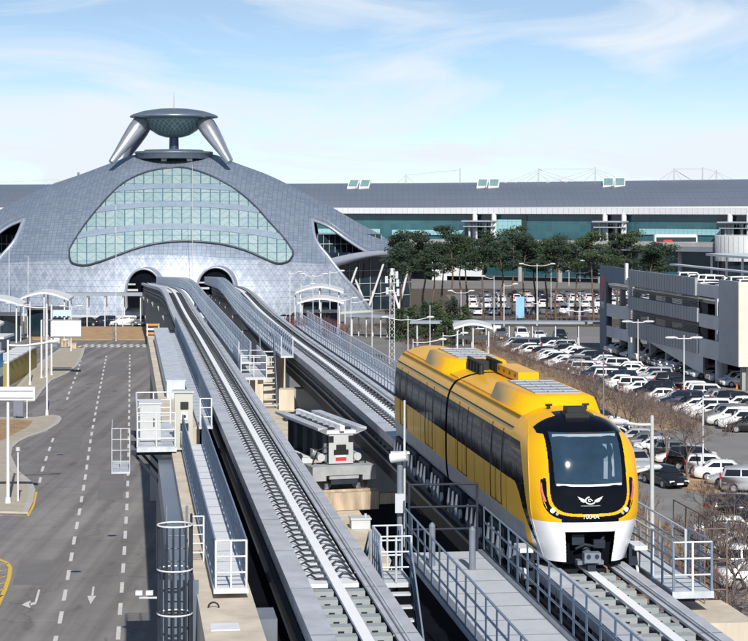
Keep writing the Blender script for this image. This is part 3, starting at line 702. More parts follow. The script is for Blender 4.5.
m=MB(); m.cbox((*TP(RT,46.9,2.75).xy,5.2),(1.1,2.6,10.4),R(7)); m.build('shaft',CONC,pb)
m=MB(); m.cbox((*TP(RT,46.9,1.95).xy,5.1),(.46,1.6,10.2),R(7)); m.build('inner_shaft',CONC2,pb)
m=MB(); c=TP(RT,45.58,2.9); m.cbox((c.x,c.y,9.2),(.62,.03,.9),R(7)); m.build('panel',TRACKPALE,pb)
of=thing('guard_fence','thin rusty steel guard frame standing outside the end platform','frame',TP(RT,49.5,3.6,-.6))
m=MB(); railing(m,[TP(RT,47.8,3.3,-1.2),TP(RT,52.5,3.3,-1.2)],2.2,1.2,3,.02); railing(m,[TP(RT,47.8,3.3,-1.2),TP(RT,47.8,2.75,-1.2)],2.2,.6,3,.02); m.build('bars',mat('rusty_bar',(.2,.15,.13),.7,.2,.2,3),of)
# ------------------------------------------------------------------ train
T0=TP(RT,48.0); T1=TP(RT,70.0); fw=(T0-T1).normalized(); rg=Vector((-fw.y,fw.x,0))   # fw towards the viewer, rg = left seen from inside
MT=Matrix(((fw.x,rg.x,0,T0.x),(fw.y,rg.y,0,T0.y),(0,0,1,ZT),(0,0,0,1)))
# side profile: (z, half width)
PROF=[(.22,1.24),(.45,1.30),(.7,1.34),(1.18,1.37),(1.5,1.375),(2.05,1.37),(2.7,1.345),(3.0,1.29),(3.15,1.24),(3.3,1.15),(3.42,1.05)]
def crown(y): return 3.42+.25*(1-min(1,abs(y)/1.05)**2.2)
# front: z, xf, half width, side z, bulge factor
FR=[(.20,-.16,.99,.20,.8),(.7,-.04,1.16,.7,.95),(1.18,0,1.29,1.18,1),(1.5,-.02,1.335,1.5,1),(2.05,-.1,1.355,2.05,1),(2.7,-.33,1.33,2.68,1),(3.15,-.62,1.275,2.98,1),(3.4,-.98,1.2,3.14,.95),(3.57,-1.55,1.11,3.3,.8),(3.65,-2.3,1.055,3.4,.45),(3.67,-3.2,1.05,3.42,0)]
def bulge(v): return .12*v*v+.55*abs(v)**5
def fr_rows(n):
    out=[]
    tabs=[[(i,r[k]) for i,r in enumerate(FR)] for k in range(5)]
    for j in range(n+1):
        u=j*(len(FR)-1)/n; out.append([smooth_tab(t,u) for t in tabs])
    return out
def train_car(label,x0,x1,front):
    t=thing('train_car',label,'train',MT@Vector(((x0+x1)/2,0,0)),'cars of the yellow train')
    ew=MB(MT); vb=MB(MT); ub=MB(MT); yel=MB(MT); wh=MB(MT); bl=MB(MT); gl=MB(MT); sk=MB(MT); wn=MB(MT)
    xs=x0-3.2 if front else x0
    # straight body sides, fine rows so that bands stay crisp
    zs=[.45,.58,.7,.95,.9501,1.18,1.5,1.85,1.8501,2.05,2.4,2.7,2.9,2.9001,3.0,3.15,3.3,3.42]
    hw=lambda z: smooth_tab(PROF,z)
    for s in(-1,1):
        for a,b in zip(zs,zs[1:]):
            if b-a<.001: continue
            tgt=sk if b<=.951 else (wn if a>1.84 and b<2.91 else yel)
            q=[(xs,s*hw(a),a),(x1,s*hw(a),a),(x1,s*hw(b),b),(xs,s*hw(b),b)]
            tgt.add(q,[(0,1,2,3) if s<0 else (3,2,1,0)],0,True)
        sk.add([(xs,s*1.3,.45),(x1,s*1.3,.45),(x1,s*1.1,.42),(xs,s*1.1,.42)],[(0,1,2,3),(3,2,1,0)])
    ys=[-1.05+i*2.1/14 for i in range(15)]
    yel.grid([[(xs,y,crown(y)) for y in ys],[(x1,y,crown(y)) for y in ys]],0,True)
    # ends
    for x in ([x1] if front else [x0,x1]):
        P=[(x,-hw(z),z) for z in zs]+[(x,y,crown(y)) for y in ys]+[(x,hw(z),z) for z in reversed(zs)]
        ew.add(P,[tuple(range(len(P)))])
    if front:
        rows=fr_rows(280); nv=240
        gridp=[]
        for zc,xf,h,zsd,bf in rows:
            r=[]
            for j in range(nv+1):
                v=-1+2*j/nv; r.append((x0+xf-bulge(v)*bf,v*h,zc+(zsd-zc)*abs(v)**2.6))
            gridp.append(r)
        def cls(p):
            x,y,z=p; ay=abs(y)
            if z<1.18: 
                if ay<.56+.08*(z-.3) and z<.95: return None
                return 'w'
            rho=((ay/.95)**4+(max(0,2.2-z)/.82)**4)**.25
            if z<3.33:
                if z>=3.3 and rho<1: return 'v'
                if rho<1: return 'g' if (ay<.84-.05*max(0,2.4-z) and 2.04<z<3.26) else 'b'
                if z<1.30 and ay<.7: return 'u'
                if 1.075<rho<1.2 and z<2.2-.6*max(0,ay-1.08): return 'u'
            if z>=3.2 and x>x0-1.75 and ay<1.06-.02*(z-3.2): return 'v'
            if z>=3.2 and x>x0-2.25 and ay<.5: return 'v'
            return 'y'
        tg={'w':wh,'v':vb,'u':ub,'b':bl,'g':gl,'y':yel}
        pts=[p for r in gridp for p in r]; fl={k:[] for k in tg}
        for i in range(len(gridp)-1):
            for j in range(nv):
                a,b,c,d=gridp[i][j],gridp[i][j+1],gridp[i+1][j+1],gridp[i+1][j]
                k=cls([(a[q]+b[q]+c[q]+d[q])/4 for q in range(3)])
                n1=nv+1
                if k: fl[k].append((i*n1+j,i*n1+j+1,(i+1)*n1+j+1,(i+1)*n1+j))
        for k,fs in fl.items():
            used={}; vs=[]; g=[]
            for f in fs:
                q=[]
                for i in f:
                    if i not in used: used[i]=len(vs); vs.append(pts[i])
                    q.append(used[i])
                g.append(tuple(q))
            tg[k].add(vs,g,0,True)
        # sides between the nose and the straight body
        for s in(-1,1):
            nx=60
            R_=[]
            for r in gridp:
                e=Vector(r[0] if s<0 else r[-1]); zsd=e.z
                row=[]
                for i in range(nx+1):
                    f=i/nx; x=e.x+(xs-e.x)*f
                    g_=1-(1-f)**2.2
                    row.append((x,e.y+(s*hw(zsd)-e.y)*g_,zsd))
                R_.append(row)
            def scls(p):
                x=p[0]-x0; z=p[2]
                lo=1.85 if x<-2.5 else 1.85-1.25*((x+2.5)/1.65)**1.6
                up=2.9 if x<-2.1 else 2.9-2.0*max(0,(x+2.1)/1.3)**1.35
                if lo<z<up and x<-.78: return wn
                if z<.95 and x<-1.5: return sk
                if z<1.18 and x>-1.15: return wh
                return yel
            for i in range(len(R_)-1):
                for j in range(nx):
                    q=[R_[i][j],R_[i][j+1],R_[i+1][j+1],R_[i+1][j]]
                    m_=scls([sum(p[k] for p in q)/4 for k in range(3)])
                    m_.add(q,[(0,1,2,3) if s<0 else (3,2,1,0)],0,True)
        # roof between nose and straight body is part of the front sheet (rows end at x=-3.2)
    body=yel.build('body',YEL,t)
    wn_o=wn.build('window_band',TGLASS,t)
    sk.build('skirt',TGREY,t)
    ew.build('end_wall',TBLACK,t)
    for o in (body,wn_o): weld(o)
    if front: bl_o=bl.build('front_mask',TBLACK,t); weld(bl_o)
    if front:
        b_=wh.build('bumper',TWHITE,t); weld(b_)
        g_=gl.build('windscreen',WSHIELD,t); weld(g_)
        v_=vb.build('roof_visor',TBLACK,t); weld(v_)
        u_=ub.build('lamp_surround',TBLACK,t); weld(u_)
    # doors: seams standing 4 mm proud, on both sides
    dx=[x0-4.3,x0-9.7] if front else [x0-2.6,x0-8.6]
    for s in(-1,1):
        for d in dx:
            m=MB(MT)
            for xx in(d,d-1.55):
                zz=[1.0,1.5,2.05,2.7,3.0]
                for a,b in zip(zz,zz[1:]):
                    m.bar((xx,s*(hw(a)+.004),a),(xx,s*(hw(b)+.004),b),.02,.03)
            m.bar((d-.775,s*(hw(1.0)+.004),1.0),(d-.775,s*(hw(2.05)+.004),2.05),.015,.02)
            m.bar((d,s*(hw(1.0)+.004),1.0),(d-1.55,s*(hw(1.0)+.004),1.0),.02,.02)
            m.build('door_seam',BLACK,t)
        m=MB(MT); x=xs-.3
        m.bar((xs,s*1.262,3.13),(x1+.15,s*1.262,3.13),.025,.035); m.build('roof_gutter',BLACK,t)
    # glass joints between the panes and seams of the lower side panels
    for s in(-1,1):
        x=xs-.9
        while x>x1+.5:
            m=MB(MT); zz=[1.87,2.05,2.4,2.7,2.88]
            for a,b in zip(zz,zz[1:]): m.bar((x,s*(hw(a)+.002),a),(x,s*(hw(b)+.002),b),.035,.012)
            m.build('window_joint',DKSTEEL,t)
            m=MB(MT)
            for a,b in((.96,1.18),(1.18,1.5),(1.5,1.84)): m.bar((x+.5,s*(hw(a)+.001),a),(x+.5,s*(hw(b)+.001),b),.012,.008)
            m.build('panel_seam',mat('seam_brown',(.16,.08,.01),.6,0,.2,1),t); x-=1.6
    # seats and grab rails seen dimly are left to the glass; roof plant
    for a,b in ([(x0-3.1,x0-8.0)] if front else [(x0-1.6,x0-6.8)]):
        m=MB(MT); hb,ht=1.0,.74; z0,z1=3.5,3.93
        P=[(a,-hb,z0-.08),(a,hb,z0-.08),(b,hb,z0-.08),(b,-hb,z0-.08),(a-.22,-.86,z1-.06),(a-.22,.86,z1-.06),(b+.22,.86,z1-.06),(b+.22,-.86,z1-.06),(a-.45,-ht,z1),(a-.45,ht,z1),(b+.45,ht,z1),(b+.45,-ht,z1)]
        m.add(P,[(0,1,5,4),(1,2,6,5),(2,3,7,6),(3,0,4,7),(4,5,9,8),(5,6,10,9),(6,7,11,10),(7,4,8,11),(8,9,10,11)],0,True); ac=m.build('air_conditioner',YEL,t)
        m=MB(MT); m.box(b+.55,a-.6,-.6,.6,z1,z1+.03); gr=m.build('grille_panel',TGREY,ac)
        m=MB(MT)
        for k in range(5): 
            x=b+.55+(a-.6-b-.55)*(k+.5)/5
            m.box(x-.02,x+.02,-.6,.6,z1+.032,z1+.05)
        for y in(-.2,.2): m.box(b+.55,a-.6,y-.015,y+.015,z1+.032,z1+.045)
        m.build('grille_bars',GREYP,ac)
    rb=MB(MT)
    for y in(-.93,.93): rb.bar((xs,y,crown(y)+.01),(x1+.1,y,crown(y)+.01),.05,.04)
    rb.build('roof_rib',YEL,t)
    # running gear hugging the rail
    nb=4 if front else 4
    for i in range(nb):
        xc=x0+(x1-x0)*(i+.62 if front and i==0 else i+.5)/nb
        m=MB(MT)
        for s in(-1,1):
            m.box(xc-1.1,xc+1.1,s*1.28-.1,s*1.28+.1,-.05,.42); m.box(xc-.95,xc+.95,s*1.26-.12,s*1.26+.12,-.5,-.08)
        m.box(xc-1.0,xc+1.0,-1.15,1.15,.12,.4)
        bg_=m.build('bogie',DKSTEEL,t)
        for s in(-1,1):
            for q in(-.75,-.05,.65):
                m=MB(MT); m.path([(xc+q,s*1.42,.3),(xc+q,s*1.46,-.1),(xc+q,s*1.36,-.5),(xc+q+.2,s*1.24,-.62)],[.06,.075,.07,.05],6); m.build('bracket',GREYD,bg_)
                m=MB(MT); m.disc((xc+q+.33,s*1.4,-.22),(0,1,0),.15,.06,10); m.build('hub',LIGHTB,bg_)
    return t
def weld(o):
    b=bmesh.new(); b.from_mesh(o.data); bmesh.ops.remove_doubles(b,verts=b.verts,dist=.0015); b.to_mesh(o.data); b.free()
car=train_car('front car of the yellow maglev train with curved windscreen and number 1004A',0,-13.25,True)
rear=train_car('rear car of the yellow maglev train with grey roof unit, behind the front car',-13.6,-25.3,False)
m=MB(MT)
for k in range(4):
    x=-13.27-k*.08; h=1.24-.05*(k%2)
    P=[(x,-h,.8),(x,h,.8),(x,h,3.0),(x,.9,3.42),(x,-.9,3.42),(x,-h,3.0)]; x2=x-.075
    m.add(P+[(x2,p[1],p[2]) for p in P],[tuple(range(6)),tuple(range(11,5,-1))]+[(i,i+6,(i+1)%6+6,(i+1)%6) for i in range(6)])
m.build('gangway_bellows',BLACK,rear)
# roof-top equipment between the cars
m=MB(MT); m.box(-12.9,-9.6,.12,.72,3.72,3.98); eq=m.build('roof_equipment_box',YEL,car)
m=MB(MT)
for k in range(4): m.tube((-12.6+k*.85,.12,3.86),(-12.6+k*.85,.10,3.86),.05,.05,8)
m.build('bolt',BLACK,eq)
m=MB(MT)
for k in range(5):
    x=-15.2+k*.55; m.tube((x,-.35,3.62),(x,-.35,3.98),.09,.06,8); m.tube((x,.25,3.62),(x,.25,3.98),.09,.06,8)
m.bar((-15.4,-.35,4.0),(-12.9,-.35,4.0),.07,.06); m.bar((-15.4,.25,4.0),(-12.9,.25,4.0),.07,.06); m.box(-15.2,-14.2,-.2,.1,3.64,3.95)
m.build('insulator_row',BLACK,rear)
for y in(-.45,.5):
    m=MB(MT); m.tube((-2.75,y,3.6),(-2.75,y,3.72),.05,.05,8); m.tube((-2.72,y-.09,3.74),(-2.72,y+.09,3.74),.03,.03,6); m.build('roof_antenna',BLACK,car)
m=MB(MT); m.box(-1.98,-1.5,-.24,.24,3.5,3.79); m.box(-2.06,-1.42,-.3,.3,3.5,3.66); m.build('marker_light_box',BLACK,car)
# front details
def fpt(y,z,out=.0):
    tabs=[[(i,r[k]) for i,r in enumerate(FR)] for k in range(5)]
    u=0
    for j in range(600):
        u=j/60
        zc,xf,h,zsd,bf=[smooth_tab(t,u) for t in tabs]
        v=max(-1,min(1,y/h)); zz=zc+(zsd-zc)*abs(v)**2.6
        if zz>=z: break
    return Vector((xf-bulge(v)*bf+out,y,z))
def ribbon(pts,wd,name,mt,par,out=.012):
    m=MB(MT); P=[fpt(y,z,out) for y,z in pts]
    vs=[];fs=[]
    for i,p in enumerate(P):
        a=P[max(i-1,0)]; b=P[min(i+1,len(P)-1)]; d=(b-a); n=Vector((0,-d.z,d.y)).normalized()*(wd[i] if isinstance(wd,list) else wd)/2
        for sx,q in((0,-n),(0,n),(-.03,n),(-.03,-n)): vs.append(p+q+Vector((sx,0,0)))
    for i in range(len(P)-1):
        for k in range(4): fs.append((i*4+k,i*4+(k+1)%4,i*4+4+(k+1)%4,i*4+4+k))
    fs+= [(0,1,2,3),(len(P)*4-1,len(P)*4-2,len(P)*4-3,len(P)*4-4)]
    m.add(vs,fs); return m.build(name,mt,par)
LAMPW=mat('headlamp_lens',(.85,.88,.92),.1,0,.02,1); TAILR=mat('tail_lamp_red',(.42,.03,.03),.5,0,.35,14)
mask=[c for c in car.children if c.name.startswith('front_mask')][0]
for s in(-1,1):
    ribbon([(s*1.12,2.1),(s*1.115,1.95),(s*1.085,1.8),(s*1.04,1.66)],[.05,.075,.075,.05],'tail_light',TAILR,car)
    m=MB(MT); p=fpt(s*.9,1.46,.02); m.disc(p,(1,s*.7,-.2),.062,.05,14); m.build('headlight',LAMPW,car)
    m=MB(MT); p=fpt(s*.80,1.385,.02); m.disc(p,(1,s*.6,-.2),.035,.04,10); m.build('marker_lamp',GREYP,car)
    ribbon([(s*1.16,2.15),(s*1.15,1.9),(s*1.1,1.7),(s*1.02,1.5)],.012,'trim',YEL,car,.006)
# sun visor, ceiling strip and wiper seen through / on the windscreen
ribbon([(-.78,3.16),(-.4,3.17),(0,3.17),(.4,3.17),(.78,3.16)],.12,'sun_blind',mat('sun_blind',(.32,.4,.46),.3,0,.05,1),car,.012)
ribbon([(-.42,3.2),(0,3.21),(.42,3.2)],.13,'destination_display',BLACK,car,.016)
ribbon([(-.8,2.07),(-.4,2.055),(0,2.05),(.4,2.055),(.8,2.07)],.05,'lower_sill',TWHITE,car,.016)
ribbon([(.4,2.2),(.44,2.6),(.46,3.0)],.10,'interior_post',mat('interior_post',(.10,.16,.22),.3,0,.1,1),car,.010)
ribbon([(.6,2.25),(.62,2.65),(.63,3.0)],.06,'interior_post',MATS['interior_post'],car,.010)
# emblem: a pair of swept wings round a curl
EMB=mat('emblem_silver',(.75,.77,.8),.3,.2,.03,1)
m=MB(MT)
def sheetf(pts,name_mb,out=.015):
    P=[fpt(-y,z,out) for y,z in pts]; Q=[p-Vector((.025,0,0)) for p in P]; n=len(P)
    name_mb.add(P+Q,[tuple(range(n)),tuple(range(2*n-1,n-1,-1))]+[(i,i+n,(i+1)%n+n,(i+1)%n) for i in range(n)])
for s in(-1,1):
    sheetf([(s*y+0.0,z) for y,z in((.10,1.70),(.17,1.74),(.32,1.80),(.27,1.75),(.29,1.745),(.23,1.70),(.245,1.69),(.18,1.655),(.12,1.66))],m)
e=m.build('emblem_wings',EMB,mask)
def curve_ribbon(pts,wd):
    return ribbon([(-y,z) for y,z in pts],wd,'emblem_curl',EMB,mask,.02)
sp_=[(.12*math.cos(a)*(1-.0*a),1.70+.085*math.sin(a)) for a in [R(200+i*20) for i in range(13)]]
curve_ribbon(sp_,.03); curve_ribbon([(-.05,1.69),(0.0,1.735),(.05,1.72),(.045,1.685),(0,1.675)],.025)
ribbon([(-.24,1.575),(0,1.572),(.24,1.575)],.018,'emblem_caption_line',mat('caption_grey',(.25,.26,.28),.4,0,.5,30),mask,.014)
# running number
p=fpt(0,1.315,.02); Mx=MT@Matrix.Translation(p)@Matrix(((0,0,1,0),(1,0,0,0),(0,1,0,0),(0,0,0,1)))
tx=text_mesh('1004A',.155,'running_number',mat('number_white',(.85,.86,.88),.4,0,.02,1),car,Matrix.Translation(-car.location)@Mx,.02)
# coupler and gear in the bumper opening
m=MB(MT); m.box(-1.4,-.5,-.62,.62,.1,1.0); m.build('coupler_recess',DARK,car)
cp=MB(MT); cp.tube((-.6,0,.42),(.02,0,.36),.09,.08,10); cp.box(-.05,.22,-.2,.2,.24,.48); cp.box(-.3,.0,-.32,.32,.16,.26); co=cp.build('coupler',GREYD,car)
m=MB(MT); m.tube((.2,-.1,.4),(.26,-.1,.4),.05,.05,8); m.tube((.2,.1,.4),(.26,.1,.4),.05,.05,8); m.box(-.02,.12,-.1,.1,-.02,.2); m.build('coupler_face',DKSTEEL,co)
m=MB(MT); m.box(-.42,-.2,.12,.4,.52,.72); m.box(-.42,-.25,-.4,-.1,.6,.85); m.path([(-.3,-.3,.5),(-.2,-.1,.62),(-.22,.2,.55),(-.3,.4,.8)],.035,6); m.build('brake_unit',DKSTEEL,car)
for s in(-1,1):
    m=MB(MT); m.box(-.22,-.17,s*.38-.12,s*.38+.12,.96,1.02); m.build('step_plate',GREYP,car)
    m=MB(MT); m.box(-1.5,-.7,s*1.42-.16,s*1.42+.16,.36,.46); m.build('side_step',TWHITE,car)
# ------------------------------------------------------------------ domed transport centre
DY=389.0; DX0=(175-CX)*DY/F
TOP=[(0,29.9),(7.3,29.9),(12.4,28.0),(18.3,25.8),(24,23.0),(29.8,20.0),(35.6,16.6),(39.5,14.5),(43.2,12.0)]
TOPL=[(0,29.9),(7.3,29.9),(12.4,28.2),(18.3,26.0),(24,24.0),(29.8,21.4),(35.6,18.2),(39.5,16.0),(43.2,13.4)]
def Tp(x): return smooth_tab(TOPL if x<0 else TOP,abs(x))
def Fd(x): return 35.0*math.sqrt(max(0.02,1-(x/44.5)**2))**1.15
def Sf(x,z,back=1,out=0.0):
    q=max(0,1-(max(0,z)/Tp(x))**1.75)
    D=Fd(x)*q**.72
    return Vector((DX0+x,DY-D*back,z))
def Sn(x,z):
    a=Sf(x+.3,z)-Sf(x-.3,z); b=Sf(x,min(z+.3,Tp(x)*.999))-Sf(x,max(0,z-.3))
    n=a.cross(b).normalized()
    return n if n.y<0 else -n
def dome_at(px,py):
    Y=365.0
    for _ in range(40):
        x=(px-CX)*Y/F-DX0; z=CH-(py-HY)*Y/F
        z=min(max(z,0),Tp(x)*.9995)
        Y=.5*Y+.5*Sf(x,z).y
    return x,z
def DP(px,py,out=.2):
    x,z=dome_at(px,py); return Sf(x,z)+Sn(x,z)*out
EDG=[(27.0,17.2),(27.6,14.0),(30.4,10.2),(33.2,6.6),(35.8,3.6),(38.4,0.0)]    # x, z of the lower shell's side edge
LIP=[(27.0,17.2),(30,16.0),(33.4,13.6),(37,11.3),(39.5,10.4),(41.5,10.4),(43.1,11.6)]
def ez(x): return smooth_tab(EDG,x)
def lz(x): return smooth_tab(LIP,x)
def shell_col(nt,u,v,uv,b):
    # square cladding panels above, triangulated panels on the lower front
    br=N(nt,'ShaderNodeTexBrick'); br.offset=0.0; br.inputs['Scale'].default_value=1.0; br.inputs['Brick Width'].default_value=.85; br.inputs['Row Height'].default_value=.78
    br.inputs['Mortar Size'].default_value=.03; br.inputs['Mortar Smooth'].default_value=.3; br.inputs['Bias'].default_value=0
    br.inputs['Color1'].default_value=(.265,.325,.41,1); br.inputs['Color2'].default_value=(.34,.40,.49,1); br.inputs['Mortar'].default_value=(.13,.16,.24,1)
    nt.links.new(uv,br.inputs['Vector'])
    p=math_node(nt,'ADD',u,math_node(nt,'MULTIPLY',v,.58)); q=math_node(nt,'SUBTRACT',u,math_node(nt,'MULTIPLY',v,.58))
    l=math_node(nt,'MAXIMUM',math_node(nt,'MAXIMUM',line(nt,math_node(nt,'ADD',p,500),1.3,.085),line(nt,math_node(nt,'ADD',q,500),1.3,.085)),line(nt,v,1.121,.08))
    f1=math_node(nt,'FLOOR',math_node(nt,'DIVIDE',p,1.3)); f2=math_node(nt,'FLOOR',math_node(nt,'DIVIDE',q,1.3))
    cx=nt.nodes.new('ShaderNodeCombineXYZ'); nt.links.new(f1,cx.inputs[0]); nt.links.new(f2,cx.inputs[1])
    wn=nt.nodes.new('ShaderNodeTexWhiteNoise'); nt.links.new(cx.outputs[0],wn.inputs['Vector'])
    tri=mix_col(nt,wn.outputs['Value'],(.36,.41,.485),(.53,.58,.655))
    tri=mix_col(nt,l,tri,(.25,.3,.4))
    nz=nt.nodes.new('ShaderNodeTexNoise'); nz.inputs['Scale'].default_value=.25; nt.links.new(uv,nz.inputs['Vector'])
    lim=math_node(nt,'ADD',math_node(nt,'MULTIPLY',math_node(nt,'ABSOLUTE',u),-.06),12.2)
    low=math_node(nt,'LESS_THAN',math_node(nt,'ADD',v,math_node(nt,'MULTIPLY',nz.outputs['Fac'],.01)),lim)
    return mix_col(nt,low,br.outputs['Color'],tri)
SHELL=uvmat('metal_shell_cladding',.5,.5,shell_col)
dome=thing('terminal_dome','silver domed transport centre with a big crescent window and a saucer on top','building',(DX0,DY,0))
m=MB()
def arc_v(x,z):
    return z*1.05
def add_cols(xs,lo,hi,n,mode=0):
    """columns of points between lo(x) and hi(x)"""
    for back in(1,-1):
        rows=[];uv=[]
        for x in xs:
            a,b=lo(x),hi(x); r=[];w_=[]
            for k in range(n+1):
                t=k/n
                z=a+(b-a)*(math.sin(t*math.pi/2) if mode==0 else t)
                p=Sf(x,z,back); r.append(p); 
                # running length up the shell
                w_.append((x,0))
            s=0
            base=0.0 if a<.01 else 1.13*a
            for k in range(n+1):
                if k: s+=(r[k]-r[k-1]).length
                w_[k]=(x,base+s)
            rows.append(r); uv.append(w_)
        m.grid(rows,0,True,uv,flip=(back==-1))
xs=[-27+54*i/90 for i in range(91)]
add_cols(xs,lambda x:0,Tp,44)
for s in(-1,1):
    xs=[s*(27+(38.4-27)*i/24) for i in range(25)]
    add_cols(xs,lambda x:0,lambda x:max(.02,ez(abs(x))),16,1)
    xs=[s*(27+(43.1-27)*i/34) for i in range(35)]
    add_cols(xs,lambda x:min(lz(abs(x)),Tp(x)-.02),Tp,22)
shell=m.build('shell',SHELL,dome)
# rims along the wing openings
RIM=mat('shell_rim',(.4,.44,.52),.35,.4,.06,1); RIMD=mat('dark_rim',(.06,.075,.1),.4,.3,.1,1)
for s in(-1,1):
    m=MB()
    P=[Sf(s*x,ez(x))+Vector((0,-.15,0)) for x in [27.0+(38.4-27.0)*i/30 for i in range(30,-1,-1)]]
    Q=[Sf(s*x,min(lz(x),Tp(x)-.05))+Vector((0,-.15,0)) for x in [27.0+(43-27)*i/30 for i in range(31)]]
    m.path(P,.38,6); m.path(Q,.32,6); m.path([p+Vector((0,-.3,.9)) for p in Q[1:-3]],.07,5); m.build('opening_rim',RIM,dome)
    # lower sill of the eye shaped opening
    m=MB(); rows=[]
    for i in range(25):
        x=30.6+(43.0-30.6)*i/24; b=10.1+.5*math.sin(i/24*math.pi)+(i/24)*1.2
        y=Sf(s*34,8).y+ (i/24)*10
        rows.append([Vector((DX0+s*x,y-1.2,b+.0)),Vector((DX0+s*x,y-1.9,b-.8)),Vector((DX0+s*x,y-1.4,b-1.9*(1-.75*i/24))),Vector((DX0+s*x,y+3,b-2.2*(1-.6*i/24))),Vector((DX0+s*x,y+3,b)),Vector((DX0+s*x,y-1.2,b))])
    m.grid(rows,0,True); m.build('opening_sill',RIM,dome)
    # dark glazed wall behind the opening, down to the ground
    m=MB(); y0=DY-9
    pts=[(27.2,DY-14),(33,DY-10),(40,DY-5),(46,DY+2),(46,DY+14),(27.2,DY+14)]
    m.prism([(DX0+s*x,y) for x,y in pts],0,11.0); m.prism([(DX0+s*x,y+2.5) for x,y in [(27.2,DY-12),(34,DY-9),(40,DY-5),(40,DY+8),(27.2,DY+8)]],11.0,14.4)
    gw=m.build('glazed_wall',GLASSDK,dome)
    m=MB()
    for i in range(9):
        x=28+i*2.0; yy=lerp_tab([(27.2,DY-14),(33,DY-10),(40,DY-5),(46,DY+2)],x)-.15
        m.tube((DX0+s*x,yy,0),(DX0+s*x,yy,10.9),.07,.07,4)
    for z in(2.5,5,7.5): m.path([(DX0+s*x,y-.15,z) for x,y in pts[:4]],.07,4)
    for i in range(12):
        x=28+i*1.1; yy=lerp_tab([(27.2,DY-12+2.5),(34,DY-6.5),(40,DY-2.5)],x)-.12
        m.tube((DX0+s*x,yy,11),(DX0+s*(x),yy,14.3),.06,.06,4)
    m.path([(DX0+s*x,y+2.35,12.6) for x,y in((27.2,DY-12),(34,DY-9),(40,DY-5))],.09,4)
    m.build('glazing_bars',GREYP,gw)
    for x0,x1,zz in((37.5,34.0,8.6),(37.5,40.5,8.8),(43.5,40.8,9.2),(43.5,46.0,10.8),(32.5,35.5,8.3),(32.5,30.2,8.2)):
        m=MB(); yb=lerp_tab([(27.2,DY-14),(33,DY-10),(40,DY-5),(46,DY+2)],x0)-1.6
        m.tube((DX0+s*x0,yb,0),(DX0+s*x1,yb-.3,zz),.26,.2,7); m.build('strut',WHITE,dome)
# crescent window: glass strips between opaque bands
UP=spline([(p[0],p[1],0) for p in [(70,250),(75,241),(85,226),(97.5,210.5),(115,191.5),(130,180.3),(150,172.3),(175,168.6),(192,170.6),(213,178),(234.6,190.4),(253,205.5),(268.5,222.5),(283.8,239.5),(292.3,252)]],10)
_UP0=spline([(p[0],p[1],0) for p in [(70.5,247),(77,236),(90,221.5),(110,202.5),(132,184.5),(153,173.5),(177,169.5),(203,172.5),(228,183.5),(250,199.5),(270,219.5),(284,237),(292.5,249)]],10)
LO=spline([(p[0],p[1],0) for p in [(70,257),(73,263.5),(85,266),(100,262.5),(117.5,256),(137.5,248.8),(160,243.8),(187,242),(219,244.6),(243.8,250.7),(262,258.4),(276,264),(287,262.3),(292.3,256)]],10)
_LO0=spline([(p[0],p[1],0) for p in [(70.5,257),(76,264.2),(84,266),(100,260.5),(117,253),(134,247.5),(160,243.5),(184,242.8),(210,245),(235,250.5),(253,257.5),(270,263.2),(281,263.5),(289,260),(292.5,255)]],10)
def yat(S,x):
    for a,b in zip(S,S[1:]):
        if a.x<=x<=b.x: return a.y+(b.y-a.y)*(x-a.x)/max(1e-6,b.x-a.x)
    return S[0].y if x<S[0].x else S[-1].y
def win_col(nt,u,v,uv,b):
    l=math_node(nt,'MAXIMUM',line(nt,math_node(nt,'ADD',u,100),1.8,.2),line(nt,math_node(nt,'ADD',v,100),1.62,.09))
    d=math_node(nt,'ADD',u,math_node(nt,'MULTIPLY',v,1.45)); e=math_node(nt,'SUBTRACT',u,math_node(nt,'MULTIPLY',v,1.45))
    f=math_node(nt,'FLOOR',math_node(nt,'DIVIDE',math_node(nt,'ADD',u,100),1.8)); od=math_node(nt,'MODULO',f,2.0)
    dg=math_node(nt,'ADD',math_node(nt,'MULTIPLY',line(nt,math_node(nt,'ADD',d,100),1.8,.1),od),math_node(nt,'MULTIPLY',line(nt,math_node(nt,'ADD',e,100),1.8,.1),math_node(nt,'SUBTRACT',1.0,od)))
    l=math_node(nt,'MAXIMUM',l,math_node(nt,'MULTIPLY',dg,.8))
    g=math_node(nt,'FLOOR',math_node(nt,'DIVIDE',math_node(nt,'ADD',v,100),1.62))
    cx=nt.nodes.new('ShaderNodeCombineXYZ'); nt.links.new(f,cx.inputs[0]); nt.links.new(g,cx.inputs[1])
    wn=nt.nodes.new('ShaderNodeTexWhiteNoise'); nt.links.new(cx.outputs[0],wn.inputs['Vector'])
    c=mix_col(nt,wn.outputs['Value'],(.26,.37,.39),(.34,.435,.45))
    return mix_col(nt,l,c,(.09,.16,.2))
WIN=uvmat('pale_teal_glazing',.16,0,win_col,.6)
BAND=mat('window_band_panel',(.33,.41,.50),.4,.3,.12,1.2)
BY=[(160,300),(186.8,2.3),(204.8,2.5),(227.2,2.8),(300,0)]
wf=MB(); P=[DP(p.x,p.y,.3) for p in UP]+[DP(p.x,p.y,.3) for p in reversed(LO)]
wf.path(P,.17,6,closed=True); wfo=wf.build('crescent_window_frame',RIMD,dome)
xs=[70.2+ (292.2-70.2)*i/120 for i in range(121)]
def band_y(k,x): return BY[k][0]+.00095*(x-177)**2
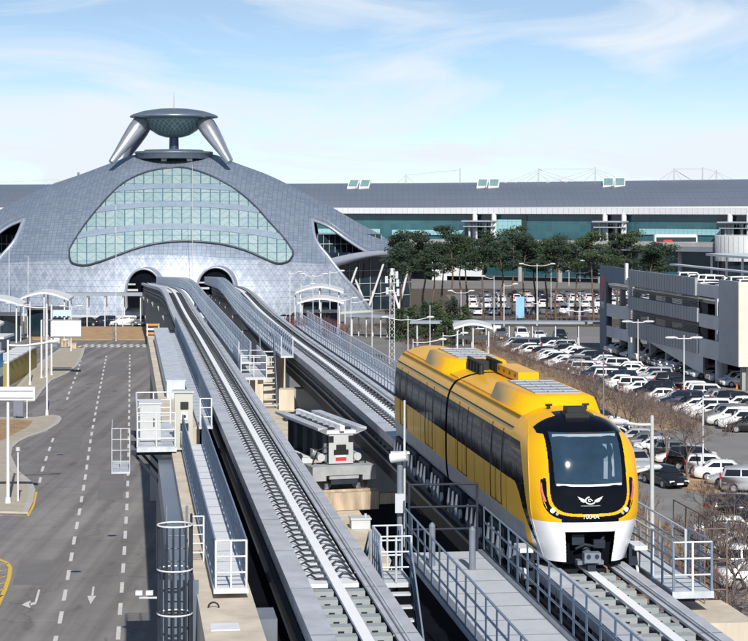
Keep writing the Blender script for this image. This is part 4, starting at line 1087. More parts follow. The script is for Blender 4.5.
def strip(y0,y1,out,name,mt):
    m=MB(); rows=[];uv=[]; n=6
    def flush():
        if len(rows)>1: m.grid(rows,0,True,uv)
        rows.clear(); uv.clear()
    for x in xs:
        a=max(yat(UP,x)+.3,y0(x)); b=min(yat(LO,x)-.3,y1(x))
        if b-a<.5: flush(); continue
        r=[];w_=[]
        for k in range(n+1):
            yy=a+(b-a)*k/n; p=DP(x,yy,out); r.append(p); w_.append(((x-177)*.19,-(yy-170)*.19))
        rows.append(r); uv.append(w_)
    flush()
    return m.build(name,mt,dome)
for k in range(4):
    lo=(lambda x:0) if k==0 else (lambda x,k=k: band_y(k,x)+BY[k][1])
    hi=(lambda x:400) if k==3 else (lambda x,k=k: band_y(k+1,x)-BY[k+1][1])
    strip(lo,hi,.16,'window_strip',WIN)
for k in(1,2,3): strip(lambda x,k=k: band_y(k,x)-BY[k][1]-.2,lambda x,k=k: band_y(k,x)+BY[k][1]+.2,.24,'window_band',BAND)
# tunnel mouths
def portal(cx,cy_top,cy_bot,hw,label_side):
    x,z=dome_at(cx,(cy_top+cy_bot)/2); p=Sf(x,z); s=p.y/F
    zt_=CH-(cy_top-HY)*s; zb=CH-(cy_bot-HY)*s; hwm=hw*s
    A=[(p.x+hwm*math.cos(a),zb+(zt_-zb)*max(0,math.sin(a))**.8) for a in [math.pi*i/24 for i in range(25)]]
    A=[(p.x+hwm*.97,zb-2.2)]+A+[(p.x-hwm*.97,zb-2.2)]
    zc=(zt_+zb)/2
    yf=p.y-5.2
    m=MB()
    rows=[[Vector((p.x+(a-p.x)*k,y,zc+(b-zc)*k)) for a,b in A] for y,k in ((p.y+4,1.16),(yf,1.16),(yf-.25,1.1),(yf,1.0),(p.y+4,1.0))]
    m.grid(rows,0,True); m.build('tunnel_hood',RIM,dome)
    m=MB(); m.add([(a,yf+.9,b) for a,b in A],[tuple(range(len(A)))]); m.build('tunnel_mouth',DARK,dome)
    m=MB(); m.box(p.x-hwm*.98,p.x-hwm*.35,yf+.3,yf+.8,zb+(zt_-zb)*.16,zb+(zt_-zb)*.24); m.box(p.x-hwm*.98,p.x-hwm*.5,yf+.2,yf+.7,zb+(zt_-zb)*.4,zb+(zt_-zb)*.46); m.box(p.x+hwm*.5,p.x+hwm*.98,yf+.3,yf+.8,zb+(zt_-zb)*.1,zb+(zt_-zb)*.3); m.build('tunnel_beam',GREYP,dome)
portal(147,269,294,16.5,'l'); portal(218,267.5,292,17.5,'r')
# entrance pavement strip joining dome base
m=MB(); m.path([Sf(x,0.12)+Vector((0,-.3,0)) for x in [-38+76*i/60 for i in range(61)]],.35,6); m.build('base_kerb',GREYP,dome)
# saucer observatory
sx,sy=DX0+(0),DY-2; q=sy/F
def zz(py): return CH-(py-HY)*q
def lathe(mb,prof,cx,cy,n=48,mi=0):
    rows=[[Vector((cx+r*math.cos(2*math.pi*i/n),cy+r*math.sin(2*math.pi*i/n),z)) for i in range(n+1)] for r,z in prof]
    uv=[[(2*math.pi*i/n*8,z*1.0) for i in range(n+1)] for r,z in prof]
    mb.grid(rows,mi,True,uv)
R_=44*q
sa=thing('saucer_observatory','saucer shaped observatory with teal glass bowl standing on four splayed legs atop the dome','tower',(sx,sy,zz(152)))
m=MB(); lathe(m,[(.01,zz(108.2)),(R_*.35,zz(108.8)),(R_*.7,zz(111.2)),(R_*.95,zz(114.8)),(R_,zz(116.3)),(R_*.99,zz(117.6)),(R_*.9,zz(118.2)),(R_*.72,zz(119.5))],sx,sy); m.build('roof',mat('saucer_roof_metal',(.2,.25,.31),.35,.5,.1,1),sa)
def bowl_col(nt,u,v,uv,b):
    p=math_node(nt,'ADD',u,math_node(nt,'MULTIPLY',v,1.5)); qn=math_node(nt,'SUBTRACT',u,math_node(nt,'MULTIPLY',v,1.5))
    l=math_node(nt,'MAXIMUM',line(nt,math_node(nt,'ADD',p,200),1.57,.22),line(nt,math_node(nt,'ADD',qn,200),1.57,.22))
    return mix_col(nt,l,(.10,.20,.22),(.32,.42,.44))
m=MB(); lathe(m,[(R_*.72,zz(119.4)),(R_*.64,zz(125)),(R_*.52,zz(130.5)),(R_*.36,zz(135)),(R_*.18,zz(137.4)),(.01,zz(137.8))],sx,sy); m.build('glass_bowl',uvmat('bowl_glazing',.2,0,bowl_col,.6),sa)
m=MB(); m.tube((sx,sy,zz(153)),(sx,sy,zz(136)),5.0*q,4.6*q,16); m.build('stem',mat('stem_blue_metal',(.05,.08,.14),.4,.4,.2,1),sa)
m=MB(); m.tube((sx,sy,zz(109)),(sx,sy,zz(91)),.16,.05,8); m.build('mast',GREYP,sa)
for dx in(-1,1):
    for dy in(-1,1):
        a=Vector((sx+dx*30*q,sy+dy*2.2,zz(121))); b=Vector((sx+dx*(58 if dy<0 else 54)*q,sy+dy*7,zz(163 if dy<0 else 160)))
        m=MB(); pts=[a.lerp(b,t) for t in(0,.08,.25,.5,.8,1.0)]; m.path(pts,[r*q for r in(6.5,8.4,8.2,6.6,4.2,3.0)],16); m.build('leg',mat('leg_silver',(.5,.52,.56),.3,.7,.05,1),sa)
# stepped deck under the saucer, with two small vents
m=MB(); lathe(m,[(38*q,zz(154.5)),(39.5*q,zz(153)),(38.5*q,zz(151.6)),(30*q,zz(151.2)),(29*q,zz(149.8)),(1*q,zz(149.4))],sx,sy); lathe(m,[(36*q,zz(159)),(38*q,zz(154.4))],sx,sy); m.build('ring_deck',mat('deck_blue_grey',(.13,.16,.21),.45,.3,.15,1),dome)
for px in(164.5,190):
    x,z=dome_at(px,160); p=Sf(x,z); m=MB(); m.cbox(p+Vector((0,-.6,.4)),(1.0,1.2,1.3)); v_=m.build('roof_vent',WHITE,dome)
    m=MB(); m.cbox(p+Vector((0,-1.22,.45)),(.6,.04,.5)); m.build('vent_grille',GREYD,v_)
# ------------------------------------------------------------------ terminal building behind
TBX=[(-60,604),(175,586),(420,562),(600,535),(800,500)]
def TY(px): return smooth_tab(TBX,px)
def tw(px,py,dy=0):
    """point on the terminal front: column px of the front line, height read at its depth"""
    Y=TY(px); p=W(px,py,Y); p.y+=dy; return p
term=thing('passenger_terminal','long terminal building with grey curved roof and teal glass front behind the dome','building',tw(400,300))
ppx=[-60+860*i/80 for i in range(81)]
def tz(px,z,dy=0):
    Y=TY(px); return Vector(((px-CX)*Y/F,Y+dy,z))
def roof_col(nt,u,v,uv,b):
    l=math_node(nt,'MAXIMUM',line(nt,math_node(nt,'ADD',u,400),1.5,.12),math_node(nt,'MULTIPLY',line(nt,v,5.2,.35),.8))
    nz=nt.nodes.new('ShaderNodeTexNoise'); nz.inputs['Scale'].default_value=.06; nt.links.new(uv,nz.inputs['Vector'])
    c=mix_col(nt,nz.outputs['Fac'],(.19,.22,.28),(.25,.285,.35)); return mix_col(nt,math_node(nt,'MULTIPLY',l,.5),c,(.13,.155,.2))
m=MB(); prof=[(0,19.3),(3,20.6),(9,22.7),(17,24.6),(27,26.0),(38,26.6),(50,26.4)]
rows=[[tz(px,z+(0 if px<420 else (px-420)*.0012),dy) for dy,z in prof] for px in ppx]; uv=[[(px*.28,dy) for dy,z in prof] for px in ppx]
m.grid(rows,0,True,uv); m.build('roof',uvmat('terminal_roof_metal',.42,.35,roof_col),term)
m=MB()
rows=[[tz(px,z,dy) for dy,z in ((.3,19.3),(-.6,19.2),(-.5,17.6),(2,17.3))] for px in ppx]; m.grid(rows,0,False); ev=m.build('eave',WHITE,term)
m=MB()
for i in range(0,161): 
    px=-60+860*i/160; m.tube(tz(px,17.6,-.55),tz(px,19.2,-.65),.08,.08,4,caps=False)
m.build('eave_joints',GREYP,ev)
def tgl(nt,u,v,uv,b):
    l=math_node(nt,'MAXIMUM',line(nt,math_node(nt,'ADD',u,400),1.9,.2),line(nt,v,2.1,.14))
    f=math_node(nt,'FLOOR',math_node(nt,'DIVIDE',math_node(nt,'ADD',u,400),1.9)); g=math_node(nt,'FLOOR',math_node(nt,'DIVIDE',v,2.1))
    cx=nt.nodes.new('ShaderNodeCombineXYZ'); nt.links.new(f,cx.inputs[0]); nt.links.new(g,cx.inputs[1])
    wn=nt.nodes.new('ShaderNodeTexWhiteNoise'); nt.links.new(cx.outputs[0],wn.inputs['Vector'])
    nz=nt.nodes.new('ShaderNodeTexNoise'); nz.inputs['Scale'].default_value=.09; nt.links.new(uv,nz.inputs['Vector'])
    c=mix_col(nt,nz.outputs['Fac'],(.018,.07,.09),(.055,.19,.215)); c=mix_col(nt,math_node(nt,'MULTIPLY',wn.outputs['Value'],.35),c,(.015,.05,.08))
    return mix_col(nt,l,c,(.05,.12,.15))
TG=uvmat('terminal_teal_glazing',.12,0,tgl,.6)
m=MB()
rows=[[tz(px,z,2) for z in(10.5,17.4)] for px in ppx]; uv=[[(px*.28,z) for z in(10.5,17.4)] for px in ppx]; m.grid(rows,0,False,uv); m.build('glass_front',TG,term)
def glazing_patch(a,b,z0,z1,mt,name,dy=1.5):
    m=MB(); n=max(1,int((b-a)/10)); m.grid([[tz(a+(b-a)*i/n,z0,dy),tz(a+(b-a)*i/n,z1,dy)] for i in range(n+1)],0,False,[[((a+(b-a)*i/n)*.28,z0),((a+(b-a)*i/n)*.28,z1)] for i in range(n+1)]); return m.build(name,mt,term)
def tgl2(nt,u,v,uv,b):
    l=math_node(nt,'MAXIMUM',line(nt,math_node(nt,'ADD',u,400),1.3,.12),line(nt,v,1.1,.1)); return mix_col(nt,l,(.30,.55,.58),(.2,.36,.40))
TG2=uvmat('terminal_pale_glazing',.15,0,tgl2,.6)
for a,b,z0,z1 in((392,465,11.6,13.0),(493,522,11.9,16.0),(640,722,12.2,13.7),(300,380,11.6,13.2)): glazing_patch(a,b,z0,z1,TG2,'pale_glazing_band')
for a,b in((465,493),(522,527),(592,628),(718,752)):
    glazing_patch(a,b,10.6,17.2,GLASSDK,'dark_glazing_bay',1.7)
for c in(479,609,734):
    m=MB()
    for k in(-10,-3,6,12): 
        mm=MB(); p=tz(c+k,10.5,-2.5); mm.tube(p,p+Vector((0,0,5.2)),.32,.32,8); mm.build('porch_column',GREYP,term)
    a=tz(c-14,15.6,-2.6); b=tz(c+14,15.6,-2.6); m.bar(a,b,5,.35); m.bar(a-Vector((0,0,1.5)),b-Vector((0,0,1.5)),3,.25)
    for k in range(-12,13,3): p=tz(c+k,14.1,-3.9); m.tube(p,p+Vector((0,0,1.4)),.07,.07,4)
    m.build('entrance_porch',mat('porch_grey',(.4,.43,.46),.5,.1,.1,1),term)
    
    for k in(-4,15):
        m=MB(); p=tz(c+k,10.5,0); m.tube(p,p+Vector((0,0,7.2)),.7,.7,10); m.build('column',WHITE,term)
m=MB(); rows=[[tz(px,z,dy) for dy,z in ((12,8),(12,0))] for px in ppx]; uv=[[(px*.28,z) for z in(8,0)] for px in ppx]; m.grid(rows,0,False,uv)
def tgl3(nt,u,v,uv,b):
    l=math_node(nt,'MAXIMUM',line(nt,math_node(nt,'ADD',u,400),2.3,.2),line(nt,v,2.4,.16))
    nz=nt.nodes.new('ShaderNodeTexNoise'); nz.inputs['Scale'].default_value=.12; nt.links.new(uv,nz.inputs['Vector'])
    c=mix_col(nt,nz.outputs['Fac'],(.008,.03,.05),(.05,.16,.2)); return mix_col(nt,l,c,(.04,.09,.12))
m.build('lower_glass_front',uvmat('lower_dark_glazing',.15,0,tgl3,.6),term)
# skylight pairs and roof masts
for px in(357.5,491.5,622.5):
    sk=thing('roof_skylight',{357.5:'pair of tilted glass skylights on the terminal roof beside the dome',491.5:'pair of tilted glass skylights on the terminal roof above the pines',622.5:'pair of tilted glass skylights on the terminal roof above the bus'}[px],'skylight',tz(px,25.5,22),'pairs of skylights on the terminal roof')
    for s in(-6,6):
        c=tz(px+s,25.6,22); a=MB()
        vs=[c+Vector((-1.5,-3.2,-.35)),c+Vector((1.5,-3.2,-.35)),c+Vector((2.2,2.0,2.0)),c+Vector((-.8,2.0,2.0))]; vs+= [v-Vector((0,0,.5)) for v in vs]
        a.add(vs,[(0,1,2,3),(7,6,5,4),(0,4,5,1),(1,5,6,2),(2,6,7,3),(3,7,4,0)]); f=a.build('frame',WHITE,sk)
        a=MB(); c0=sum(vs[:4],Vector())/4; q4=[c0+(v-c0)*.8+Vector((0,-.03,.06)) for v in vs[:4]]; a.add(q4,[(0,1,2,3)]); a.build('pane',mat('skylight_pane',(.2,.33,.33),.15,0,.2,1),f)
    a=MB(); a.tube(tz(px-4,22.5,8),tz(px-2,25.3,19),.12,.12,5); a.build('access_ladder',GREYD,sk)
def mast(px,py_top,foot,cables,label):
    t=thing('roof_mast',label,'mast',tz(px,26.0,38),'cable masts on the terminal roof')
    Y=TY(px)+38; top=Vector((tz(px,0,38).x,Y,CH-(py_top-HY)*Y/F)); m=MB()
    m.tube((top.x,Y,25.8),top,.22,.16,6)
    m.build('pole',GREYP,t)
    m=MB()
    for dx,dz in cables: m.tube(top-Vector((0,0,.4+.5*abs(dz))),Vector((top.x+dx,Y,26.3)),.10,.10,4)
    m.build('stays',GREYP,t)
    return top
MS=[(39,179.5,4,[(-3,0),(3,0),(5,0),(-5,0)]),(408,174,4,[(-3,0),(3,0)]),(466,168,2,[]),(550,168,8,[(-10,0),(-7,1),(-4,2),(4,2),(8,1),(13,0)]),(611,167,8,[(-14,0),(-9,1),(-4,2),(4,2),(7,1),(10,0)]),(696,168,6,[(-5,0),(-2.5,0),(2.5,0),(6,0)]),(727,167,2,[]),(742,170,2,[(3,0),(6,0),(-3,0)])]
tops=[]
for i,(px,pt,ft,cb) in enumerate(MS): tops.append(mast(px,pt,ft,cb,f'thin pale cable mast on the terminal roof ridge, {ordn(i)} from the left end'))
cab=MB()
for a,b in((1,2),(3,4),(5,6),(6,7)): cab.tube(tops[a]-Vector((0,0,.3)),tops[b]-Vector((0,0,.5)),.07,.07,4)
cab.tube(tops[0],tz(-50,27,38),.07,.07,4); o=cab.build('roof_cable',GREYP); tag(o,'thin pale cables strung between the masts on the terminal roof','cable')
rb=thing('rooftop_plant_room','small pale plant room behind the left shoulder of the dome','plant room',W(78,184,440))
m=MB(); p=W(82,0,440); m.cbox((p.x,440,22.0),(3.2,4,7)); m.build('wall',GREYP,rb); m=MB(); m.cbox((p.x-2.3,440,22.4),(2.6,3,5)); m.build('annex',WHITE,rb); m=MB(); m.tube((p.x-.8,440,25),(p.x-.8,440,27.2),.25,.25,6); m.build('flue',GREYD,rb)
# elevated road in front of the terminal, with barrier and cars' bus
er=MB(); P=[(px,TY(px)-34) for px in range(310,811,20)]
def ep(px,z,dy=0): Y=TY(px)-30+dy; return Vector(((px-CX)*Y/F,Y,z))
pe=[300+10*i for i in range(52)]
er.grid([[ep(px,z,dy) for dy,z in((0,8.6),(0,10.2),(0.3,10.2),(.3,9.4),(26,9.4),(26,8.6),(0,8.6))] for px in pe],0,False)
o=er.build('elevated_road',GREYD); o['kind']='structure'
ba=MB(); ba.grid([[ep(px,z,dy) for dy,z in((-.02,9.8),(-.02,10.9),(.1,10.9),(.1,9.8))] for px in pe],0,False); o=ba.build('road_barrier',CONC2); tag(o,'long grey barrier along the elevated road in front of the terminal','barrier')
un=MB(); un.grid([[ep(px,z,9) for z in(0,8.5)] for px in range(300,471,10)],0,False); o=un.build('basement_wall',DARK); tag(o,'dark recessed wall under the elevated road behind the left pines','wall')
pale=MB()
for a,b,z0,z1 in((432,447,0,6.3),(447,482,1.2,5.2)):
    pa=ep(a,z0,2); pb_=ep(b,z0,2); pale.add([pa,pb_,(pb_.x,pb_.y,z1),(pa.x,pa.y,z1),pa+Vector((0,4,0)),pb_+Vector((0,4,0)),(pb_.x,pb_.y+4,z1),(pa.x,pa.y+4,z1)],[(0,1,2,3),(3,2,6,7),(0,3,7,4),(1,5,6,2)])
o=pale.build('white_annex',WHITE); tag(o,'low white annex wall glimpsed between the pine trunks under the elevated road','annex')
for i,px in enumerate((330,380,440,520,560,600,640,680,720,760)):
    m=MB(); p=ep(px,0,6); m.tube((p.x,p.y,0),(p.x,p.y,8.7),.6,.6,10); o=m.build('road_column',CONC2); tag(o,f'round grey column under the elevated road, {ordn(i)} from the dome side','column','columns under the elevated road')
# bus on the elevated road
bp=ep(676,9.4,3); b=thing('shuttle_bus','white and red bus on the elevated road in front of the terminal','bus',bp)
x0,x1=bp.x-5.3,bp.x+5.3
m=MB(); m.box(x0,x1,bp.y,bp.y+2.5,bp.z+.45,bp.z+3.1); m.box(x0+.2,x1-.2,bp.y+.2,bp.y+2.3,bp.z+3.1,bp.z+3.3); m.build('body',WHITE,b)
m=MB(); m.box(x0+.4,x1-.3,bp.y-.02,bp.y,bp.z+1.5,bp.z+2.6); m.build('windows',GLASSDK,b)
m=MB(); m.add([(x0+.0,bp.y-.012,bp.z+.5),(x0+5.2,bp.y-.012,bp.z+.5),(x0+3.6,bp.y-.012,bp.z+1.45),(x0,bp.y-.012,bp.z+1.45)],[(0,1,2,3)]); m.add([(x0+2.0,bp.y-.03,bp.z+1.45),(x0+4.6,bp.y-.03,bp.z+1.45),(x0+4.2,bp.y-.03,bp.z+2.0),(x0+2.4,bp.y-.03,bp.z+2.0)],[(0,1,2,3)]); m.build('red_side_panel',RED,b)
for xx in(x0+2,x1-2.4):
    m=MB(); m.disc((xx,bp.y,bp.z+.45),(0,1,0),.48,.3,14); m.build('wheel',BLACK,b)
dr=thing('drum_pavilion','grey ribbed round pavilion at the elevated road by the right edge','pavilion',ep(740,0,6))
m=MB(); p=ep(748,0,5); lathe(m,[(8.0,6.5),(8.0,12.6),(7.7,12.7)],p.x,p.y,40); lathe(m,[(7.7,12.7),(.1,12.8)],p.x,p.y,40); m.build('wall',GREYP,dr)
m=MB()
for i in range(40):
    a=2*math.pi*i/40; q_=Vector((p.x+8.02*math.cos(a),p.y+8.02*math.sin(a),6.5)); m.tube(q_,q_+Vector((0,0,6)),.05,.05,4,caps=False)
m.build('ribs',GREYD,dr)
m=MB(); lathe(m,[(7,0),(7,6.5)],p.x,p.y,30); m.build('base',GLASSDK,dr)
# ------------------------------------------------------------------ parking building
PA=Vector((31.0,274,0)); PB=Vector((39.2,215,0)); pd=(PB-PA).normalized(); pn=Vector((-pd.y,pd.x,0))   # pn points into the building
if pn.x<0: pn=-pn
PL=(PB-PA).length
PM=Matrix(((pd.x,pn.x,0,PA.x),(pd.y,pn.y,0,PA.y),(0,0,1,0),(0,0,0,1)))       # local: x along the facade to the viewer, y into the building
pbld=thing('parking_building','three storey grey parking building with cars on its roof deck','building',PA)
PANEL=mat('dark_metal_panel',(.31,.33,.365),.5,.1,.12,.35,streak=True); PANEL2=mat('mid_grey_panel',(.42,.44,.47),.55,.1,.12,.3); PANELC=mat('light_concrete_panel',(.6,.61,.63),.7,0,.1,.3)
TEALP=mat('dark_blue_panel',(.09,.15,.22),.5,.1,.12,.3); CREAM=mat('cream_facade',(.66,.61,.53),.7,0,.06,.3)
def px_s(px):    # distance along the facade for an image column
    k=(px-CX)/F; return (k*PA.y-PA.x)/(pd.x-k*pd.y)
s630,s626,s700,s720,s739=px_s(630),px_s(625.5),px_s(699),px_s(719.5),px_s(739)
m=MB(PM); D=34
for z in(3.2,6.3,9.2): m.box(.3,PL-.2,.4,D,z-.35,z)
m.build('floor_slabs',CONC2,pbld)
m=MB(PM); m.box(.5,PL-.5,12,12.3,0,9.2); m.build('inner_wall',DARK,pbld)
for i in range(9):
    m=MB(PM); x=1+i*(PL-2)/8; m.box(x-.35,x+.35,.6,1.3,0,9.2); m.build('column',CONC2,pbld)
m=MB(PM); m.box(-.3,s626,0,.3,9.6,11.7); m.box(-.3,3.2,0,.28,0.2,9.6); m.build('blue_wall',TEALP,pbld)
m=MB(PM); m.box(3.2,s626,.05,.3,5.0,6.7); m.box(3.2,s626,.05,.3,2.2,3.7); m.box(s626,s630-.01,.05,.3,5.0,6.9); m.box(s626,s630-.01,.05,.3,2.2,3.9); m.box(s626+.003,s630-.013,.06,.3,9.5,10.5); m.build('spandrels',PANELC,pbld)
m=MB(PM); m.box(s626,s630,.32,.6,0,11.3); m.build('pilaster',PANELC,pbld)
m=MB(PM); m.box(s630,px_s(697),-.25,.1,9.6,11.65); m.box(s630,s700,-.25,.1,6.6,8.2); m.box(s630,s700,-.25,.1,3.0,5.2); cl=m
for i in range(26):
    x=s630+(s700-s630)*(i+.5)/26
    for z0,z1 in((9.6,11.65),(6.6,8.2),(3.0,5.2)):
        if x<px_s(696) or z0<9: cl.box(x-.02,x+.02,-.262,-.25,z0+.02,z1-.02,1)
cl.build('cladding_panels',[PANEL,DKSTEEL],pbld)
lv=mat('louvre_grey',(.13,.14,.15),.5,.2,.1,1)
m=MB(PM)
for z0,z1 in((8.2,9.6),(5.2,6.6)):
    n=9
    for i in range(n):
        z=z0+(z1-z0)*(i+.5)/n; m.box(s630,px_s(699),-.1,.0,z-.05,z+.03)
m.build('louvres',lv,pbld)
m=MB(PM); m.box(px_s(697),s720,.0,.3,9.6,11.0); m.box(s700,s720,0,.3,6.1,7.6); m.box(s700,s720,0,.3,2.7,4.8); m.build('balcony_panels',PANELC,pbld)
m=MB(PM); m.box(px_s(712.5),px_s(714.5),.31,.8,0,9.6); m.build('pilaster',PANELC,pbld)
m=MB(PM); m.box(s720,PL,-.1,.3,2.6,11.75); m.build('stair_tower_panel',PANEL2,pbld)
m=MB(PM); m.box(PL+.002,PL+.3,-.1,D,2.6,11.75); m.build('end_wall',CREAM,pbld)
m=MB(PM); m.box(PL+.302,PL+.33,3.6,6.2,0.0,3.4); m.box(PL+.31,PL+.34,6.6,7.2,.6,2.6); m.build('doorway',DARK,pbld)
m=MB(PM); m.box(PL-.6,PL+.2,1.0,1.5,0,2.6); m.build('corner_column',CREAM,pbld)
m=MB(PM); m.add([(s630+7,.12,3.0),(px_s(702),.12,3.0),(px_s(702),.12,.8),(px_s(694),.12,.9)],[(0,1,2,3)]); m.add([(s630+7,.3,3.0),(px_s(702),.3,3.0),(px_s(702),.3,.8),(px_s(694),.3,.9)],[(0,1,2,3)]); m.build('ramp_soffit',PANELC,pbld)
m=MB(PM); m.box(0,PL,1,D,9.2,9.24); m.build('roof_deck',LOT,pbld)
m=MB(PM); m.box(3,PL-2,14,22,13.1,13.4); m.box(6,PL-10,8,9,11.9,12.1); m.build('roof_canopy',WHITE,pbld)
m=MB(PM)
for i in range(9):
    x=4+i*(PL-7)/8
    for y in(14.5,21.5): m.box(x-.12,x+.12,y-.12,y+.12,9.2,13.1)
m.build('canopy_posts',WHITE,pbld)
m=MB(PM); m.box(s626-.4,s626+.3,-.05,.3,9.7,12.4); m.build('parapet_post',WHITE,pbld)
# red figure and pale lettering on the blue wall
m=MB(PM)
xx=1.3
m.prism([(xx-.55,-.05),(xx+.1,-.05),(xx+.1,-.005),(xx-.55,-.005)],7.0,10.3)
m.prism([(xx+.1,-.05),(xx+.75,-.05),(xx+.75,-.005),(xx+.1,-.005)],8.2,9.9)
m.build('red_sign',RED,pbld)
m=MB(PM); m.box(.2,2.6,-.05,-.005,5.9,6.9); sg=m.build('sign_plate',mat('sign_plate_blue',(.22,.3,.38),.5,0,.08,1),pbld)
Mx=PM@Matrix.Translation((1.4,-.07,6.4))@Matrix(((1,0,0,0),(0,0,-1,0),(0,1,0,0),(0,0,0,1)))
text_mesh('P2',.95,'sign_lettering',WHITE,sg,Matrix.Translation(-Vector(PA))@Mx,.02)
cn=MB(); p=G(737.5,389); cn.tube(p,p+Vector((0,0,.75)),.22,.04,12); cn.cbox(p+Vector((0,0,.02)),(.5,.5,.04)); o=cn.build('traffic_cone',ORANGE); tag(o,'orange traffic cone at the corner of the parking building','traffic cone')
# ------------------------------------------------------------------ cars
CC={'white':(.78,.79,.8),'silver':(.48,.5,.52),'grey':(.16,.17,.185),'black':(.012,.013,.016),'navy':(.02,.035,.075),'red':(.3,.02,.025),'beige':(.42,.39,.33)}
CM={k:mat('car_paint_'+k,v,.25,.25 if k in('silver','grey','navy') else 0,.03,1,coat=.7) for k,v in CC.items()}
CGL=mat('car_glass',(.012,.016,.022),.06,0,.2,2,spec=.7); TYRE=mat('tyre',(.012,.012,.013),.8,0,.2,8); RIMM=mat('alloy',(.45,.46,.48),.35,.6,.05,4); HL=mat('car_headlight',(.75,.78,.8),.12,0,.02,1); TL=mat('car_taillight',(.4,.012,.015),.2,0,.05,1); PLATE=mat('number_plate',(.75,.75,.73),.5,0,.03,1)
CARS={
 'saloon': dict(L=4.75,w=.92,belt=.97,roof=1.46,cab=(-1.75,-1.05,.42,1.25),hood=.86,deck=.98,wb=1.42),
 'suv':    dict(L=4.65,w=.94,belt=1.12,roof=1.72,cab=(-2.2,-1.95,.45,1.15),hood=1.02,deck=1.08,wb=1.38),
 'hatchback': dict(L=3.7,w=.82,belt=1.0,roof=1.52,cab=(-1.78,-1.45,.45,1.2),hood=.92,deck=.98,wb=1.18),
 'van':    dict(L=5.1,w=.98,belt=1.2,roof=1.95,cab=(-2.45,-2.3,1.0,1.95),hood=1.12,deck=1.12,wb=1.6),
}
def make_car(kind):
    c=CARS[kind]; L=c['L']; h=L/2; wd=c['w']; t=thing('parked_car','x','car',(0,0,0))
    st=[(-h,.80,.42,c['deck']-.22),(-h+.10,.93,.30,c['deck']-.05),(-h+.5,1,.22,c['deck']),(c['cab'][0],1,.2,c['belt']),(0,1,.2,c['belt']),(c['cab'][3]-.1,1,.2,c['belt']-.01),(h-.75,.98,.2,c['hood']-.06),(h-.22,.92,.24,c['hood']-.2),(h,.74,.34,c['hood']-.36)]
    m=MB(); rows=[]
    for x,f,z0,z1 in st:
        w_=wd*f; zm=(z0+z1)/2+.08
        rows.append([Vector(p) for p in((x,-w_*.86,z0),(x,-w_*.98,z0+.14),(x,-w_,zm),(x,-w_*.965,z1-.09),(x,-w_*.86,z1),(x,0,z1+.035),(x,w_*.86,z1),(x,w_*.965,z1-.09),(x,w_,zm),(x,w_*.98,z0+.14),(x,w_*.86,z0))])
    m.grid(rows,0,True); 
    for r,fl in((rows[0],0),(rows[-1],1)): m.add(r,[tuple(range(len(r)))[::-1] if fl else tuple(range(len(r)))])
    a,b,cc,d=c['cab']; zb=c['belt']+.01; zr=c['roof']; wb=wd*.9; wt=wd*.70
    # solid cabin with glass set 1 cm proud of it
    zt_=lambda x: lerp_tab([(a,zb+.01),(b,zr-.02),((b+cc)/2,zr+.02),(cc,zr-.03),(d,zb+.01)],x)
    wu=lambda x: lerp_tab([(a,wb*.93),(b,wt),(cc,wt),(d,wb*.93)],x)
    rows=[]
    for x in (a,a+(b-a)*.5,b,(b+cc)/2,cc,cc+(d-cc)*.5,d):
        z,u=zt_(x),wu(x); zl=max(zb,z-.1)
        rows.append([Vector(p) for p in((x,-wb,zb-.06),(x,-(u+.01),zl),(x,-u*.86,z),(x,0,z+.025),(x,u*.86,z),(x,u+.01,zl),(x,wb,zb-.06))])
    m.grid(rows,0,True); m.add(rows[0],[tuple(range(7))]); m.add(rows[-1],[tuple(range(6,-1,-1))])
    body=m.build('body',CM['white'],t)
    g=MB(); yz=lambda z: wb+(wt+.01-wb)*min(1,(z-zb+.06)/(zr-.1-zb+.06))+.012
    z0,z1=zb+.03,zr-.13; k=.34 if kind=='saloon' else .2
    for s in(-1,1):
        mid=(b+cc)/2-.1
        for xa,xb_,ua,ub in((a+k,mid-.05,b+.1,mid-.05),(mid+.05,d-.3,mid+.05,cc-.06)):
            q=[(xa,s*yz(z0),z0),(xb_,s*yz(z0),z0),(ub,s*yz(z1),z1),(ua,s*yz(z1),z1)]; g.add(q,[(0,1,2,3)])
    for e,tp,sg in((d,cc,1),(a,b,-1)):
        P=[]
        for f,yy in((.12,-.84),(.12,.84),(.86,.8),(.86,-.8)):
            x=e+(tp-e)*f; P.append((x+sg*.015,yy*(wu(x)),zt_(x)+.02))
        P.insert(2,((e+(tp-e)*.5)+sg*.015,.84*wu(e+(tp-e)*.5),zt_(e+(tp-e)*.5)+.03)); P.append(((e+(tp-e)*.5)+sg*.015,-.84*wu(e+(tp-e)*.5),zt_(e+(tp-e)*.5)+.03))
        g.add(P,[tuple(range(6))])
    g.build('windows',CGL,t)
    for s in(-1,1):
        for xw in(-c['wb'],c['wb']-.02):
            m=MB(); m.disc((xw,s*(wd-.09),.33),(0,1,0),.335,.2,16); wh=m.build('wheel',TYRE,t)
            m=MB(); m.disc((xw,s*(wd+.012),.33),(0,1,0),.21,.02,10); m.build('rim',RIMM,wh)
        m=MB(); m.cbox((h-.16,s*wd*.62,c['hood']-.30),(.16,.36,.14)); m.build('headlight',HL,t)
        ztl=c['deck']-.2 if kind=='saloon' else c['belt']-.12
        m=MB(); m.cbox((-h+.05,s*wd*.64,ztl),(.12,.34,.15 if kind=='saloon' else .3)); m.build('tail_light',TL,t)
        m=MB(); m.cbox((d-.35,s*(wd+.05),zb+.08),(.14,.16,.12)); m.build('wing_mirror',CM['white'],t)
    m=MB(); m.box(h-.06,h+.02,-.5,.5,.36,.5); m.build('grille',BLACK,t)
    m=MB(); m.box(-h-.02,-h+.02,-.24,.24,.55,.66); m.build('number_plate',PLATE,t)
